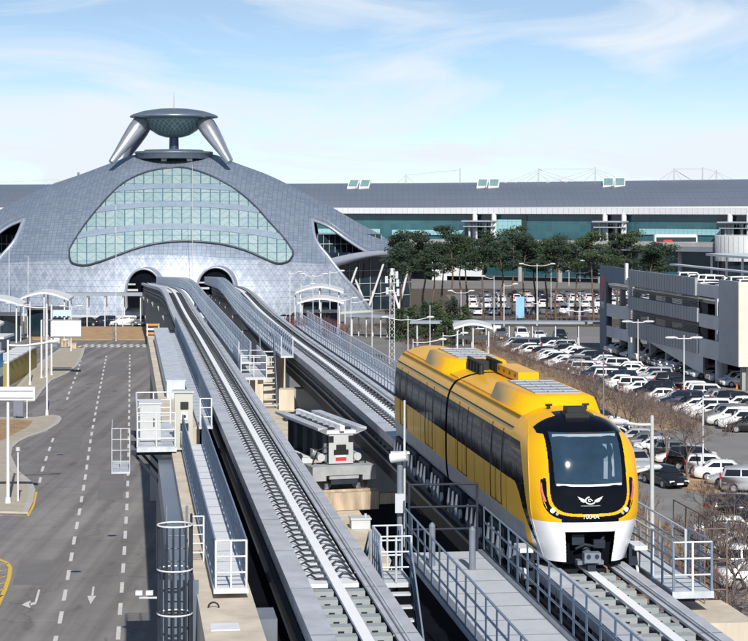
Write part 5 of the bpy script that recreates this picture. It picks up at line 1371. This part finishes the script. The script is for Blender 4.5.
    m=MB(); m.box(h-.0,h+.03,-.24,.24,.36,.47); m.build('number_plate',PLATE,t)
    return t
PROTO={k:make_car(k) for k in CARS}
COLV={}
def col_mesh(me,colr):
    k=(me.name,colr)
    if k not in COLV:
        n=me.copy(); n.materials.clear(); n.materials.append(CM[colr]); COLV[k]=n
    return COLV[k]
USED=set()
def put_car(kind,colr,p,head,label,group,z=0.0):
    pr=PROTO[kind]
    t=copy_tree(pr)
    for ch in t.children:
        if ch.name.startswith(('body','wing_mirror')): ch.data=col_mesh(ch.data,colr)
    t.location=(p[0],p[1],z); t.rotation_euler.z=head; t['label']=label; t['category']='car'
    if group: t['group']=group
    elif 'group' in t: del t['group']
    return t
rc=random.Random(21)
KW=[('saloon',.6),('suv',.27),('hatchback',.1),('van',.03)]; CW=[('white',.41),('silver',.2),('grey',.13),('black',.19),('navy',.04),('red',.01),('beige',.02)]
def pick(W_):
    r=rc.random(); s=0
    for k,v in W_:
        s+=v
        if r<s: return k
    return W_[0][0]
def row(p0,p1,n,head,phrase,skip=(),jit=6,end='from the far end',z=0.0,force={}):
    p0=Vector(p0); p1=Vector(p1)
    for i in range(n):
        if i in skip: continue
        kind,colr=pick(KW),pick(CW)
        if i in force: kind,colr=force[i]
        p=p0.lerp(p1,i/(n-1))+Vector((rc.uniform(-.2,.2),rc.uniform(-.15,.15)))
        hd=head+R(rc.uniform(-2.5,2.5))+(math.pi if rc.random()<.3 else 0)
        put_car(kind,colr,p,hd,f'{colr} {kind}, {ordn(i)} {end} of {phrase}','cars in '+phrase,z)
rowdir=math.atan2(-.137,1)               # rows lean a little; cars stand across them
cross=R(-7)
XL=lambda Y: 16.5-.137*(Y-281.7)
row((XL(280)+2.4,280),(XL(176)+2.4,176),40,cross+math.pi,'the dense row beside the planted bed',force={26:('saloon','white'),37:('suv','white'),38:('suv','white'),39:('saloon','black')})
row((XL(277)+7.7,277),(XL(178)+7.7,178),38,cross,'the dense row nearest the parking building',skip=(17,))
o=math.atan2(pd.y,pd.x)-math.pi/2
for_in=lambda s,y: (PM@Vector((s,y,0))).xy
row(for_in(4,1.9),for_in(PL-5,1.9),20,math.atan2(pn.y,pn.x)+math.pi,'the shaded row under the parking building',skip=(4,13,16))
row(for_in(12,3.6),for_in(PL-2,3.6),17,math.atan2(pn.y,pn.x),'the front roof row of the parking building',z=9.25)
row(for_in(6,11.2),for_in(PL-3,11.2),19,math.atan2(pn.y,pn.x),'the rear roof row of the parking building',skip=(5,),z=9.25)
row((20.0,181),(26.4,139.5),15,R(-9)+math.pi*0,'the bare tree row near the train',skip=(0,),force={12:('saloon','white'),13:('saloon','silver'),14:('suv','silver'),10:('suv','black'),11:('hatchback','white')})
far=[((16.5,362),(48,368)),((19,386),(52,391)),((20,410),(56,414)),((24,434),(60,438))]
for k,(a,b) in enumerate(far):
    row(a,b,13,R(80)+k*.12,f'the {ordn(k)} row in the far car park',end='from the left',skip=(3,) if k==1 else (),jit=3)
row((18.9,297),(27.2,294),4,R(-90),'the camera-facing row behind the walkway',end='from the left',force={0:('van','grey'),1:('van','white'),2:('saloon','white'),3:('suv','black')})
put_car('suv','silver',(19.55,149.5),R(-80),'silver car standing end-on beside the bare tree strip, left of the black saloon','end-on cars')
put_car('saloon','black',(20.75,142.6),R(-72),'black saloon facing the camera at the tip of the tree strip','end-on cars')
put_car('suv','black',(23.3,126.5),R(10),'black car with red tail light parked at the right edge behind the bare branches',None)
row((21.3,119),(20.4,104.5),6,R(-4),'the row hidden behind the bare saplings',force={0:('saloon','white'),1:('saloon','grey'),2:('saloon','white'),3:('saloon','grey')},jit=2)
row((18.2,199),(20.4,168),13,R(-8),'the inner row left of the bare trees')
row((17.6,163),(16.6,183),7,R(85),'the short row behind the nose',jit=2)
for i,(px,col_,k_) in enumerate(((86,'black','saloon'),(103,'navy','suv'),(124,'white','suv'),(141,'grey','suv'))):
    p=G(px,326); put_car(k_,col_,(p.x,p.y),R([176,176,188,-90][i]),f'{col_} {k_} parked behind the dead lawn below the dome, {ordn(i)} from the left','cars at the foot of the dome')
rowr=[(285,'silver','saloon'),(297,'black','suv')]
for i,(px,col_,k_) in enumerate(rowr):
    p=G(px,322); put_car(k_,col_,(p.x,p.y),R(175),f'{col_} {k_} parked under the curved shelter right of the track, {ordn(i)} from the left','cars right of the tracks at the dome')
for i in range(5):
    p=G(418+i*14,337-i*.6); k_,c_=pick(KW),pick(CW); put_car(k_,c_,(p.x,p.y),R(178),f'{c_} {k_} behind the brown shrubs under the covered walkway, {ordn(i)} from the left','cars behind the brown shrubs')
for p in PROTO.values():
    for ch in list(p.children):
        for g_ in list(ch.children): bpy.data.objects.remove(g_)
        bpy.data.objects.remove(ch)
    bpy.data.objects.remove(p)
# bay lines of the car park
bl=MB()
for i in range(44):
    Y=281-i*2.6
    if Y<172: break
    x=XL(Y); c=Vector((x+5,Y,.012)); d=Vector((.99,-.12,0)); s_=Vector((.12,.99,0))*.06
    bl.add([c-d*5-s_,c+d*5-s_,c+d*5+s_,c-d*5+s_],[(0,1,2,3)])
for i in range(16):
    Y=180-i*2.76; x=20.1+(180-Y)*.154; c=Vector((x,Y+1.3,.012)); d=Vector((.99,-.15,0)); s_=Vector((.15,.99,0))*.06
    bl.add([c-d*2.4-s_,c+d*2.4-s_,c+d*2.4+s_,c-d*2.4+s_],[(0,1,2,3)])
bl.build('parking_bay_lines',WHITE_LINE)['kind']='structure'
# ------------------------------------------------------------------ covered walkways, shelters, posts
def canopy_walk(label,a,b,z,wd,n,m=PANEL2,th=.35):
    a=Vector((*a,0));b=Vector((*b,0)); t=thing('covered_walkway',label,'covered walkway',(a.x,a.y,0)); d=(b-a).normalized(); x=Vector((-d.y,d.x,0))
    mb=MB(); mb.bar(Vector((a.x,a.y,z)),Vector((b.x,b.y,z)),wd,th); mb.build('roof',m,t)
    for i in range(n):
        p=a.lerp(b,(i+.3)/(n-.4)); mb=MB()
        for s in(-1,1): q=p+x*s*wd*.35; mb.tube((q.x,q.y,0),(q.x,q.y,z),.1,.1,6)
        mb.bar((p-x*wd*.4)+Vector((0,0,z-.3)),(p+x*wd*.4)+Vector((0,0,z-.3)),.1,.15); mb.build('post_pair',WHITE,t)
    return t
SLATE=mat('slate_roof_sheet',(.30,.34,.4),.5,.1,.1,.5)
canopy_walk('long straight covered walkway crossing in front of the car park',(5.2,285),(33.2,283.5),3.35,3.4,9,SLATE)
canopy_walk('low covered walkway right of the train tracks behind the shrubs',(-3.5,305),(6.5,300),3.2,3.2,5,SLATE)
canopy_walk('grey flat covered walkway at the foot of the dome left of the tunnel mouth',(-51,330),(-37.5,330),5.3,3.2,5,SLATE,.5)
canopy_walk('flat covered walkway at the foot of the dome right of the tunnel mouth',(-14,334),(-4,334),5.2,3.0,4,SLATE,.45)
def shelter(label,cx,y,wd,dp,z,rise,seats=True,glass=True):
    t=thing('curved_shelter',label,'shelter',(cx,y,0)); rows=[];r2=[]
    for i in range(17):
        f=i/16; x=cx-wd/2+wd*f; zz_=z+rise*math.sin(math.pi*f); rows.append([Vector((x,y-dp/2,zz_)),Vector((x,y-dp/2,zz_+.28)),Vector((x,y+dp/2,zz_+.55)),Vector((x,y+dp/2,zz_+.25)),Vector((x,y-dp/2,zz_))])
    m=MB(); m.grid(rows,0,False); m.add(rows[0][:4],[(0,1,2,3)]); m.add(rows[-1][:4],[(3,2,1,0)]); m.build('roof',WHITE,t)
    for f in(.1,.5,.9):
        for dy in(-.35,.35):
            m=MB(); x=cx-wd/2+wd*f; m.tube((x,y+dp*dy,0),(x,y+dp*dy,z+rise*math.sin(math.pi*f)+.1),.11,.11,8); m.build('post',WHITE,t)
    m=MB(); m.bar((cx-wd*.42,y+dp*.3,z-1.2),(cx+wd*.42,y+dp*.3,z-1.2),.2,.5); m.build('fascia',GREYP,t)
    if glass:
        m=MB(); m.box(cx-wd*.4,cx+wd*.4,y+dp*.33,y+dp*.33+.1,.4,z-1.5); m.build('back_panel',GLASSDK,t)
    return t
shelter('large white curved shelter behind the sign gantry left of the road',-49.2,300,7.6,5,5.7,1.05)
shelter('large white curved shelter at the left edge of the picture',-55.0,291,8.2,5,5.3,1.0)
shelter('lower white curved shelter at the left edge in front of the large ones',-50.2,256,5.0,4,4.4,.6)
shelter('white curved shelter right of the tracks at the foot of the dome',-8.6,318,7.6,5,6.0,.9)
shelter('lower white curved shelter in front of the other one right of the tracks',-8.0,302,7.0,4.5,5.1,.7)
shelter('small pale curved shelter behind the brown shrubs right of the train',13.2,268,5.2,4,3.4,.6,glass=False)
def post(name,label,base,h,r=.09,top=None,cat='post',group=None,m=WHITE):
    mb=MB(); b=Vector(base); mb.tube(b,b+Vector((0,0,h)),r,r*.75,8); mb.tube(b,b+Vector((0,0,.25)),r*1.7,r*1.5,8)
    o=mb.build(name,m,None,b); tag(o,label,cat,group); return o
def lamp(label,base,h,arms,r=.08,curl=.5,cat='street lamp',group=None,head=.9,m=None):
    """arms: list of (dx,dy) reach"""
    b=Vector(base); t=thing('street_lamp',label,cat,b,group); pm=m or WHITE; m=MB(); m.tube(b,b+Vector((0,0,h)),r,r*.6,10); m.tube(b,b+Vector((0,0,.5)),r*1.7,r*1.4,10); m.build('pole',pm,t)
    for dx,dy in arms:
        m=MB(); T=b+Vector((0,0,h-.35)); d=Vector((dx,dy,0)); P=spline([T,T+d*.35+Vector((0,0,-.05*curl*2)),T+d*.7+Vector((0,0,.12*curl*2)),T+d+Vector((0,0,.3*curl*2))],5)
        m.path(P,[r*.6]*len(P),6); m.build('arm',pm,t)
        m=MB(); e=P[-1]; u=d.normalized(); m.path([e-u*head*.5,e-u*head*.2,e+u*head*.35,e+u*head*.5],[.05,.14,.13,.03],8); m.build('lamp_head',LIGHTB,t)
    return t
# left road side
p=G(8,505); lamp('tall white lamp post with a long arm over the traffic island',p,11.0,[(2.9,.6)],.13,.35)
sg=thing('road_sign','white road sign board seen from behind on the tall island lamp post','road sign',p+Vector((0,.05,7)))
m=MB(); m.box(p.x-.9,p.x+1.85,p.y-.26,p.y-.2,7.0,7.9); m.build('board',WHITE,sg)
m=MB(); 
for z in(7.2,7.65): m.bar((p.x-.7,p.y-.3,z),(p.x+1.7,p.y-.3,z),.06,.05)
m.build('board_rails',GREYP,sg)
p=G(18,503); b_=thing('bollard_lamp','short white post with a round cap at the kerb of the traffic island','post',p); m=MB(); m.tube(p,p+Vector((0,0,3.5)),.07,.06,8); m.build('post',WHITE,b_); m=MB(); m.tube(p+Vector((0,0,3.5)),p+Vector((0,0,3.75)),.17,.14,10); m.build('cap',GREYP,b_)
for k,px in enumerate((15.5,27)):
    p=G(px,419.5); post('signpost',['thin white sign post on the island soil, nearer the left edge','thin white sign post on the island soil, nearer the tip'][k],p,3.0,.06)
m=MB(); p=G(17.5,420); m.cbox(p+Vector((.1,0,1.2)),(.9,.25,1.6)); o=m.build('sign_box',GREYD); tag(o,'dark grey sign box standing on the island soil behind the sign board','sign box')
lamp('white lamp post at the tip of the traffic island with an arm to the left',G(47,415.5),10.6,[(-2.6,.3)],.1,.3)
lamp('white lamp post on the pavement between the island and the yellow wall',G(30,386),9.3,[(-2.4,.5)],.1,.3)
gp=[G(41.5,379),G(46.5,378),G(51.5,376)]
for k,(p,h) in enumerate(zip(gp,(6.8,8.6,8.4))): post('gantry_post',['shortest left post of the white sign gantry','tall middle post of the white sign gantry','tall right post of the white sign gantry'][k],p,h,.13)
sg=thing('gantry_sign','wide white gantry sign board seen from behind, left of the road','road sign',gp[2]+Vector((0,0,4.6))); x0=gp[2].x+.1; y=gp[2].y-.2
m=MB(); m.box(x0,x0+3.4,y-.08,y,4.65,6.5); m.build('board',WHITE,sg)
m=MB(); m.box(x0-1.2,x0+3.4,y+.02,y+.12,4.5,4.62); m.box(x0-1.2,x0+3.4,y+.02,y+.12,6.52,6.62); m.build('support_bars',GREYD,sg)
sg=thing('gantry_sign','smaller pale blue sign board above the wide gantry sign','road sign',gp[2]+Vector((0,2,6.8)))
m=MB(); m.box(x0,x0+2.2,y+.4,y+.48,6.85,7.7); m.build('board',PBLUE,sg)
m=MB()
for i in range(4): m.box(x0+.15+i*.52,x0+.45+i*.52,y+.36,y+.4,6.87,6.99)
m.build('clamps',BLACK,sg)
p=G(71,352); lamp('thin white lamp post by the crossing with two short arms',p,6.5,[(1.2,0),(-1.2,0)],.07,.2)
post('mast','very tall thin lightning mast in front of the dome left of the tunnel',G(116,341),20,.05,cat='mast'); post('mast','very tall thin mast in front of the dome between the tunnel mouths',Vector((-31.6,348,0)),27,.045,cat='mast',m=GREYP)
for k,(px,py,h) in enumerate(((9,318,12.3),(28,319,11))): post('pole',['tall thin white pole in front of the left wing window','tall thin white pole just right of the left wing window'][k],G(px,py),h,.065,cat='pole')
yw=thing('yellow_wall','long olive yellow site wall with a white stepped top beside the pavement','wall',(-40.6,220,0))
m=MB(); m.add([(-40.2,219,0),(-41.3,245,0),(-42.6,245,0),(-41.5,219,0),(-40.2,219,2.6),(-41.3,245,2.6),(-42.6,245,2.6),(-41.5,219,2.6)],[(3,2,1,0),(4,5,6,7),(0,1,5,4),(1,2,6,5),(2,3,7,6),(3,0,4,7)]); m.build('wall',OLIVE,yw)
for i in range(6):
    m=MB(); y=219.5+i*4; xx=-40.3-(y-219)*.042; m.box(xx-2.2,xx+.12,y,y+3.6,2.62+.0*i,2.8); m.build('roof_step',WHITE,yw)
ks=thing('blue_kiosk','blue and white kiosk at the left edge beside the olive wall','kiosk',(-43,217,0))
m=MB(); m.box(-44.6,-40.6,216,218.9,0,1.35); m.build('base',mat('kiosk_navy',(.03,.06,.2),.5,0,.1,1),ks)
m=MB(); m.box(-44.6,-40.6,216,218.9,1.352,2.3); m.build('white_band',PBLUE,ks); m=MB(); m.box(-44.6,-40.6,216,218.9,2.302,3.9); m.build('blue_band',BLUE,ks); m=MB(); m.box(-44.8,-40.4,215.8,219.1,3.902,4.05); m.build('roof',WHITE,ks)
hb=thing('pale_booth','grey booth with a white flat roof behind the blue kiosk','booth',(-46,240,0)); m=MB(); m.box(-48,-44,236,242,0,4.2); m.build('wall',GREYD,hb); m=MB(); m.box(-48.4,-43.6,235.5,242.4,4.2,4.45); m.build('roof',WHITE,hb); m=MB(); m.box(-47.4,-44.6,235.96,236,1.2,3.4); m.build('window',GLASSDK,hb)
rr=random.Random(9)
for i in range(7):
    m=MB(); p=G(54+rr.random()*22,350-rr.random()*8); m.cbox(p+Vector((0,0,.4)),(.8,.5,.8)); m.cbox(p+Vector((0,0,.85)),(.9,.6,.1)); o=m.build('barrier_block',[RUST,WHITE,GREYD][i%3]); tag(o,f'{["rusty brown","white","dark grey"][i%3]} roadside barrier block by the checkered crossing','barrier block','barrier blocks by the crossing')
bd=thing('wall_bird_post','grey post with a bracket standing on the dead lawn','post',G(113,341)); m=MB(); p=G(113,341); m.tube(p,p+Vector((0,0,2.6)),.06,.05,6); m.path([p+Vector((-.8,0,1.2)),p+Vector((-.3,0,1.0)),p+Vector((.3,0,1.5)),p+Vector((.7,0,1.3))],.08,5); m.build('post',GREYD,bd)
# right side lamps
def at(px,Y): return Vector(((px-CX)*Y/F,Y,0))
lm=lattice=thing('lattice_mast','white lattice antenna mast between the dome and the train','mast',at(392,252)); b=at(392,252); m=MB()
for s in(-1,1):
    for q_ in(-1,1): m.tube(b+Vector((s*.35,q_*.35,0)),b+Vector((s*.22,q_*.22,11.6)),.045,.035,5)
z=0
while z<11.4:
    m.tube(b+Vector((-.34,-.34,z)),b+Vector((.33,-.34,z+.8)),.022,.022,4); m.tube(b+Vector((.34,-.34,z)),b+Vector((-.33,-.34,z+.8)),.022,.022,4); m.tube(b+Vector((.34,-.34,z)),b+Vector((.34,.34,z+.8)),.022,.022,4); z+=.8
m.build('lattice',WHITE,lm)
for k,(dx,z) in enumerate(((-.7,10.6),(.7,10.2),(-.6,9.2),(.75,9.0),(0,11.6),(.6,11.2))):
    m=MB(); m.cbox(b+Vector((dx,-.3,z)),(.35,.3,.9)); m.bar(b+Vector((0,-.2,z)),b+Vector((dx,-.3,z)),.06,.06); m.build('antenna',LIGHTB,lm)
LP=[(301,300,8.2,[(1.8,0)],'by the red shrub'),(313,292,10.0,[(-1.5,0),(1.8,0)],'in front of the red shrub'),(338,270,7.5,[(2.2,0)],'at the head of the right walkway'),(351,262,7.6,[(2.0,.3)],'at the bend of the right walkway'),(372,262,8.8,[(2.4,0)],'left of the lattice mast'),(408,240,6.6,[(-2.8,0),(2.7,0)],'with two wavy arms behind the train roof'),(413,215,5.6,[(3.2,.2)],'with one low wavy arm over the rear car'),(443,232,5.2,[(2.5,0)],'by the brown shrubs'),(430,270,6.5,[],'between the lattice mast and the shrubs'),(461,300,7.2,[(-1.6,0),(1.6,0)],'in front of the green pines'),(494,322,8.6,[(-1.8,0)],'left of the far car park'),(504,318,7.5,[(1.8,0)],'at the left end of the far car park'),(537,332,10.3,[(-2.6,0),(2.6,0)],'with two arms in the middle of the far car park'),(551,352,9.6,[(-2.2,0),(2.2,0)],'with two arms behind the middle of the far car park'),(569,362,10.0,[(2.4,0)],'towards the right of the far car park'),(580,338,8.9,[(-2,0),(2.2,0)],'with two arms near the parking building'),(538,286,6.3,[(-1.2,0)],'rising behind the covered walkway'),(330,318,9.6,[(1.9,0)],'behind the curved shelters on the right'),(290,332,9.0,[(1.6,0)],'beside the right track at the dome')]
for px,Y,h,arms,ph in LP: lamp('white lamp post '+ph,at(px,Y),h,arms,.075,.5)
for px,Y,h,ph in((638,238,6.4,'at the middle of the dense rows'),(684,206,6.6,'nearer the camera among the dense rows'),(579,285,5.2,'at the far end of the dense rows'),(648,286,6.0,'beside the far corner of the parking building')):
    t=lamp('white twin floodlight pole '+ph,at(px,Y),h,[(-1.3,0),(1.3,0)],.09,.15,head=1.3)
lamp('white lamp post with a long arm to the right behind the front car',at(611.5,95),7.6,[(2.0,.2)],.14,.45)
lamp('thick grey lamp post with an arm to the left beside the train nose',at(652,76),12.0,[(-1.3,.2)],.12,.15,m=GREYP)
post('lamp_pole','thin white pole beside the bare trees near the black saloon',G(703,478),6.0,.07)
post('lamp_pole','dark thin pole in the planted bed behind the front car',at(603.5,170),7.5,.08,m=GREYD)
bn=thing('advertising_flag','pale blue feather flag in the far car park','flag',at(516,338)); m=MB(); b=at(516,338); m.tube(b,b+Vector((0,0,4.6)),.05,.04,6); m.build('pole',WHITE,bn); m=MB(); m.prism([(b.x+.06,b.y-.03),(b.x+1.4,b.y-.03),(b.x+1.4,b.y+.03),(b.x+.06,b.y+.03)],.9,4.5); m.build('cloth',mat('flag_blue',(.25,.5,.75),.6,0,.1,1),bn)
for k,px in enumerate((490,)): 
    m=MB(); p=at(497,296); m.cbox(p+Vector((0,0,1.1)),(1.1,.3,2.2)); o=m.build('notice_board',WHITE); tag(o,'white notice board left of the cars under the covered walkway','notice board')
# guard fence to the right of the walkway fence handled in the track part
# ------------------------------------------------------------------ plants
def leaf_cloud(mb,c,rad,n,size,rnd,flat=1.0,mi=0):
    for _ in range(n):
        while True:
            v=Vector((rnd.uniform(-1,1),rnd.uniform(-1,1),rnd.uniform(-1,1)))
            if v.length<=1: break
        v=v*(v.length**-.25 if v.length>.05 else 1)
        p=c+Vector((v.x*rad.x,v.y*rad.y,v.z*rad.z*flat))
        a=Vector((rnd.gauss(0,1),rnd.gauss(0,1),rnd.gauss(0,.6))).normalized(); b=a.orthogonal().normalized(); b=(b+a.cross(b)*rnd.uniform(-1,1)).normalized()
        s=size*rnd.uniform(.6,1.4); mb.add([p-a*s,p+b*s*.45,p+a*s,p-b*s*.45],[(0,1,2,3)],mi)
def limb(mb,p,d,L,r,depth,rnd,split=3,tips=None,n=4,spread=.6,up=.15,minr=.006):
    pts=[p];rs=[r]; q=Vector(p); dd=Vector(d)
    k=3
    for i in range(k):
        dd=(dd+Vector((rnd.uniform(-.18,.18),rnd.uniform(-.18,.18),rnd.uniform(-.1,.16)))).normalized(); q=q+dd*L/k; pts.append(q.copy()); rs.append(max(minr,r*(1-.45*(i+1)/k)))
    mb.path(pts,rs,n)
    if depth==0:
        if tips is not None: tips.append(q)
        return
    for i in range(split):
        a=dd.orthogonal().normalized(); a=Matrix.Rotation(2*math.pi*(i+rnd.random()*.7)/split,3,dd)@a
        nd=(dd+a*spread*rnd.uniform(.6,1.3)+Vector((0,0,up))).normalized()
        limb(mb,pts[-1] if i else q,nd,L*rnd.uniform(.6,.82),r*.55,depth-1,rnd,split,tips,3,spread,up,minr)
        if i==0 and depth>1: limb(mb,pts[2],(dd+a*.9).normalized(),L*.55,r*.4,depth-2,rnd,2,tips,3,spread,up,minr)
def pine(label,base,h,seed,group,lean=0):
    rnd=random.Random(seed); b=Vector(base); t=thing('pine_tree',label,'tree',b,group)
    tr=MB(); P=spline([b,b+Vector((lean*.3,0,h*.3)),b+Vector((lean*.2+rnd.uniform(-.4,.4),0,h*.55)),b+Vector((lean,rnd.uniform(-.5,.5),h*.92))],4)
    tr.path(P,[.24-.17*i/(len(P)-1) for i in range(len(P))],7)
    cr=MB()
    for i in range(9):
        f=.64+.34*i/8; p=b+Vector((lean*f,0,h*f)); a=rnd.uniform(0,6.28); L=(1.0-f)*5.2+1.3
        e=p+Vector((math.cos(a)*L,math.sin(a)*L,rnd.uniform(.1,.8))); tr.path([p,p.lerp(e,.5)+Vector((0,0,-.1)),e],[.09,.06,.03],4)
        for k in range(3):
            c=p.lerp(e,.45+.3*k)+Vector((rnd.uniform(-.4,.4),rnd.uniform(-.4,.4),.15)); rr_=rnd.uniform(.7,1.4)
            leaf_cloud(cr,c,Vector((rr_*1.35,rr_*1.35,rr_*.55)),120,.19,rnd)
    for k in range(5): leaf_cloud(cr,b+Vector((lean+rnd.uniform(-1.3,1.3),rnd.uniform(-1.2,1.2),h*.93+rnd.uniform(-.5,.7))),Vector((1.1,1.1,.55)),110,.17,rnd)
    tr.build('trunk',BARK,t); cr.build('crown',NEEDLE if seed%3 else NEEDLE2,t)
PX_=[(410,360,12.0),(432,328,11.4),(460,356,12.3),(512,362,13.4),(546,348,11.0),(605,340,11.0),(632,358,11.9),(393,318,11.8),(402,345,12.2),(424,336,12.6),(440,352,11.8),(452,330,13.2),(468,342,12.9),(483,330,12.0),(502,352,12.8),(522,344,12.2),(536,356,12.6),(556,338,12.3),(575,350,12.4),(594,332,12.2),(616,360,12.8),(650,346,11.6),(664,352,11.0)]
for i,(px,Y,h) in enumerate(sorted(PX_)): pine(f'tall pine with flat dark crown in front of the terminal, {ordn(i)} from the left',at(px,Y),h*1.13*(1+.09*math.sin(i*2.3))*(Y/330)**.25,100+i,'tall pines in front of the terminal',[.6,-.5,.3,-.8,.2,.9,-.3][i%7])
def bushy(label,base,h,wd,seed,group):
    rnd=random.Random(seed); b=Vector(base); t=thing('conifer',label,'tree',b,group); tr=MB(); tr.tube(b,b+Vector((0,0,h*.9)),.14,.04,6); cr=MB()
    n=26
    for i in range(n):
        f=(i+.5)/n; r=wd*(1-f*.75)*rnd.uniform(.75,1.1); a=rnd.uniform(0,6.28); c=b+Vector((math.cos(a)*r*.6,math.sin(a)*r*.6,.3+f*h*.95)); tr.path([b+Vector((0,0,.2+f*h*.85)),c],[.05,.02],3)
        leaf_cloud(cr,c,Vector((r*.6,r*.6,h*.10)),110,.15,rnd)
    tr.build('trunk',BARKG,t); cr.build('crown',NEEDLE2 if seed%2 else NEEDLE,t)
BU=[(400,297,3.6,2.0),(412,292,4.2,2.3),(426,299,4.4,2.3),(438,290,4.9,2.3),(452,298,5.0,2.5),(464,292,4.2,2.0),(434,305,4.0,2.4),(447,282,3.4,1.9)]
for i,(px,Y,h,w_) in enumerate(BU): bushy(f'dense dark green conifer behind the covered walkway, {ordn(i)} planted',at(px,Y),h*1.2,w_*1.2,200+i,'dense conifers behind the covered walkway'); 
def twig_mesh(name,seed,r,h,stems,depth,m,split=3):
    rnd=random.Random(seed); mb=MB()
    for i in range(stems):
        a=rnd.uniform(0,6.28); q=rnd.random()**.5*r*.5; d=Vector((math.cos(a)*.55,math.sin(a)*.55,1)).normalized()
        limb(mb,Vector((math.cos(a)*q,math.sin(a)*q,0)),d,h*.42,.028,depth,rnd,split,None,3,.65,.1,.011)
    me=mb.build(name,m); d=me.data; bpy.data.objects.remove(me); return d
SHR=[twig_mesh('twigs',300+i,1.4,1.7,9,2,TWIG) for i in range(3)]; SHRR=twig_mesh('twigs',310,2.4,3.4,13,3,TWIGR)
TREES=[]
for i in range(3):
    rnd=random.Random(320+i); mb=MB(); limb(mb,Vector((0,0,0)),Vector((0,0,1)),1.7,.12,4,rnd,4,None,5,.7,.12,.013); ob=mb.build('branches',BARKG); TREES.append(ob.data); bpy.data.objects.remove(ob)
def plant(me,name,label,cat,group,p,s,rz):
    o=bpy.data.objects.new(name,me); COL.objects.link(o); o.location=p; o.scale=(s,s,s); o.rotation_euler.z=rz; tag(o,label,cat,group); return o
rp=random.Random(5); k=0
# shrubs of the planted bed (bare), the hedge bank at the lower right, the roadside bed behind the train
SP=[]
for i in range(58):
    Y=284-i*1.95; f=rp.random(); x=XL(Y)-.9-f*(.9+.03*(284-Y)); SP.append((x,Y,'bare brown shrub of the planted bed beside the dense car row','shrubs of the planted bed'))
for i in range(20):
    Y=102+rp.random()*40; x=8.5+(Y-100)*.03+rp.random()*8.2
    if x<8.0+Y*.045: x+=2.5
    SP.append((x,Y,'bare brown shrub on the bank below the right walkway','shrubs on the bank below the right walkway'))
for i in range(34):
    px=405+rp.random()*95; Y=252+rp.random()*50; SP.append(((px-CX)*Y/F,Y,'bare brown shrub in the verge behind the train roof','shrubs in the verge behind the train'))
for i in range(16):
    px=488+i*7.5; Y=336+rp.random()*4; SP.append(((px-CX)*Y/F,Y,'bare brown shrub along the front of the far car park','shrubs along the far car park'))
for i in range(10):
    px=338+i*6.5; Y=298+rp.random()*20; SP.append(((px-CX)*Y/F,Y,'bare pinkish shrub beside the low covered walkway','shrubs beside the low covered walkway'))
for x,Y,lb,gr in SP: plant(SHR[rp.randrange(3)],'bare_shrub',lb,'shrub',gr,(x,Y,.1),rp.uniform(.75,1.25),rp.random()*6.28)
for i,(px,Y,s) in enumerate(((302,285,1.0),(313,280,1.2),(322,276,1.1),(329,282,.9),(308,292,1.15))): plant(SHRR,'red_shrub',f'dark red twiggy shrub beside the right track, {ordn(i)} planted','shrub','red shrubs beside the right track',at(px,Y),s,i*1.3)
rnd=random.Random(77); m=MB(); leaf_cloud(m,at(331,262)+Vector((0,0,.8)),Vector((1.0,1.2,.9)),260,.16,rnd); o=m.build('yellow_shrub',YSHRUB); tag(o,'small yellowish leafy shrub at the end of the red shrubs','shrub')
TB=[(601,180,1.0),(615,172,1.0),(627,168,1.05),(638,166,.95),(667,156,1.05),(688,146,1.1),(590,196,.9),(574,212,.9),(646,172,.9)]
for i,(px,Y,s) in enumerate(TB): plant(TREES[i%3],'bare_tree',f'leafless grey tree in the strip between the car rows, {["sixth","seventh","eighth",""][0] and ordn(i)} planted','tree','leafless trees between the car rows',at(px,Y),s*.92,i*1.7)
TB2=[(700,97,1.15),(716,104,1.2),(732,98,1.3),(745,110,1.2),(722,90,1.0),(690,108,1.0),(752,94,1.3),(708,118,1.05)]
for i,(px,Y,s) in enumerate(TB2): plant(TREES[(i+1)%3],'bare_tree',f'leafless brown sapling in front of the cars at the lower right, {ordn(i)} planted','tree','leafless saplings at the lower right',at(px,Y),s*.8,i*2.1)
lv_=MB(); rnd=random.Random(3)
for i in range(2600):
    x=rnd.uniform(13.5,22); Y=rnd.uniform(88,112); s=rnd.uniform(.04,.12); a=rnd.random()*6.28; p=Vector((x,Y,.12+rnd.random()*.1)); u=Vector((math.cos(a),math.sin(a),rnd.uniform(-.3,.3)))*s; v=Vector((-math.sin(a),math.cos(a),.2))*s*.6
    lv_.add([p-u,p+v,p+u,p-v],[(0,1,2,3)])
o=lv_.build('fallen_leaves',mat('fallen_leaf_brown',(.22,.08,.035),.9,0,.5,2)); o['kind']='stuff'
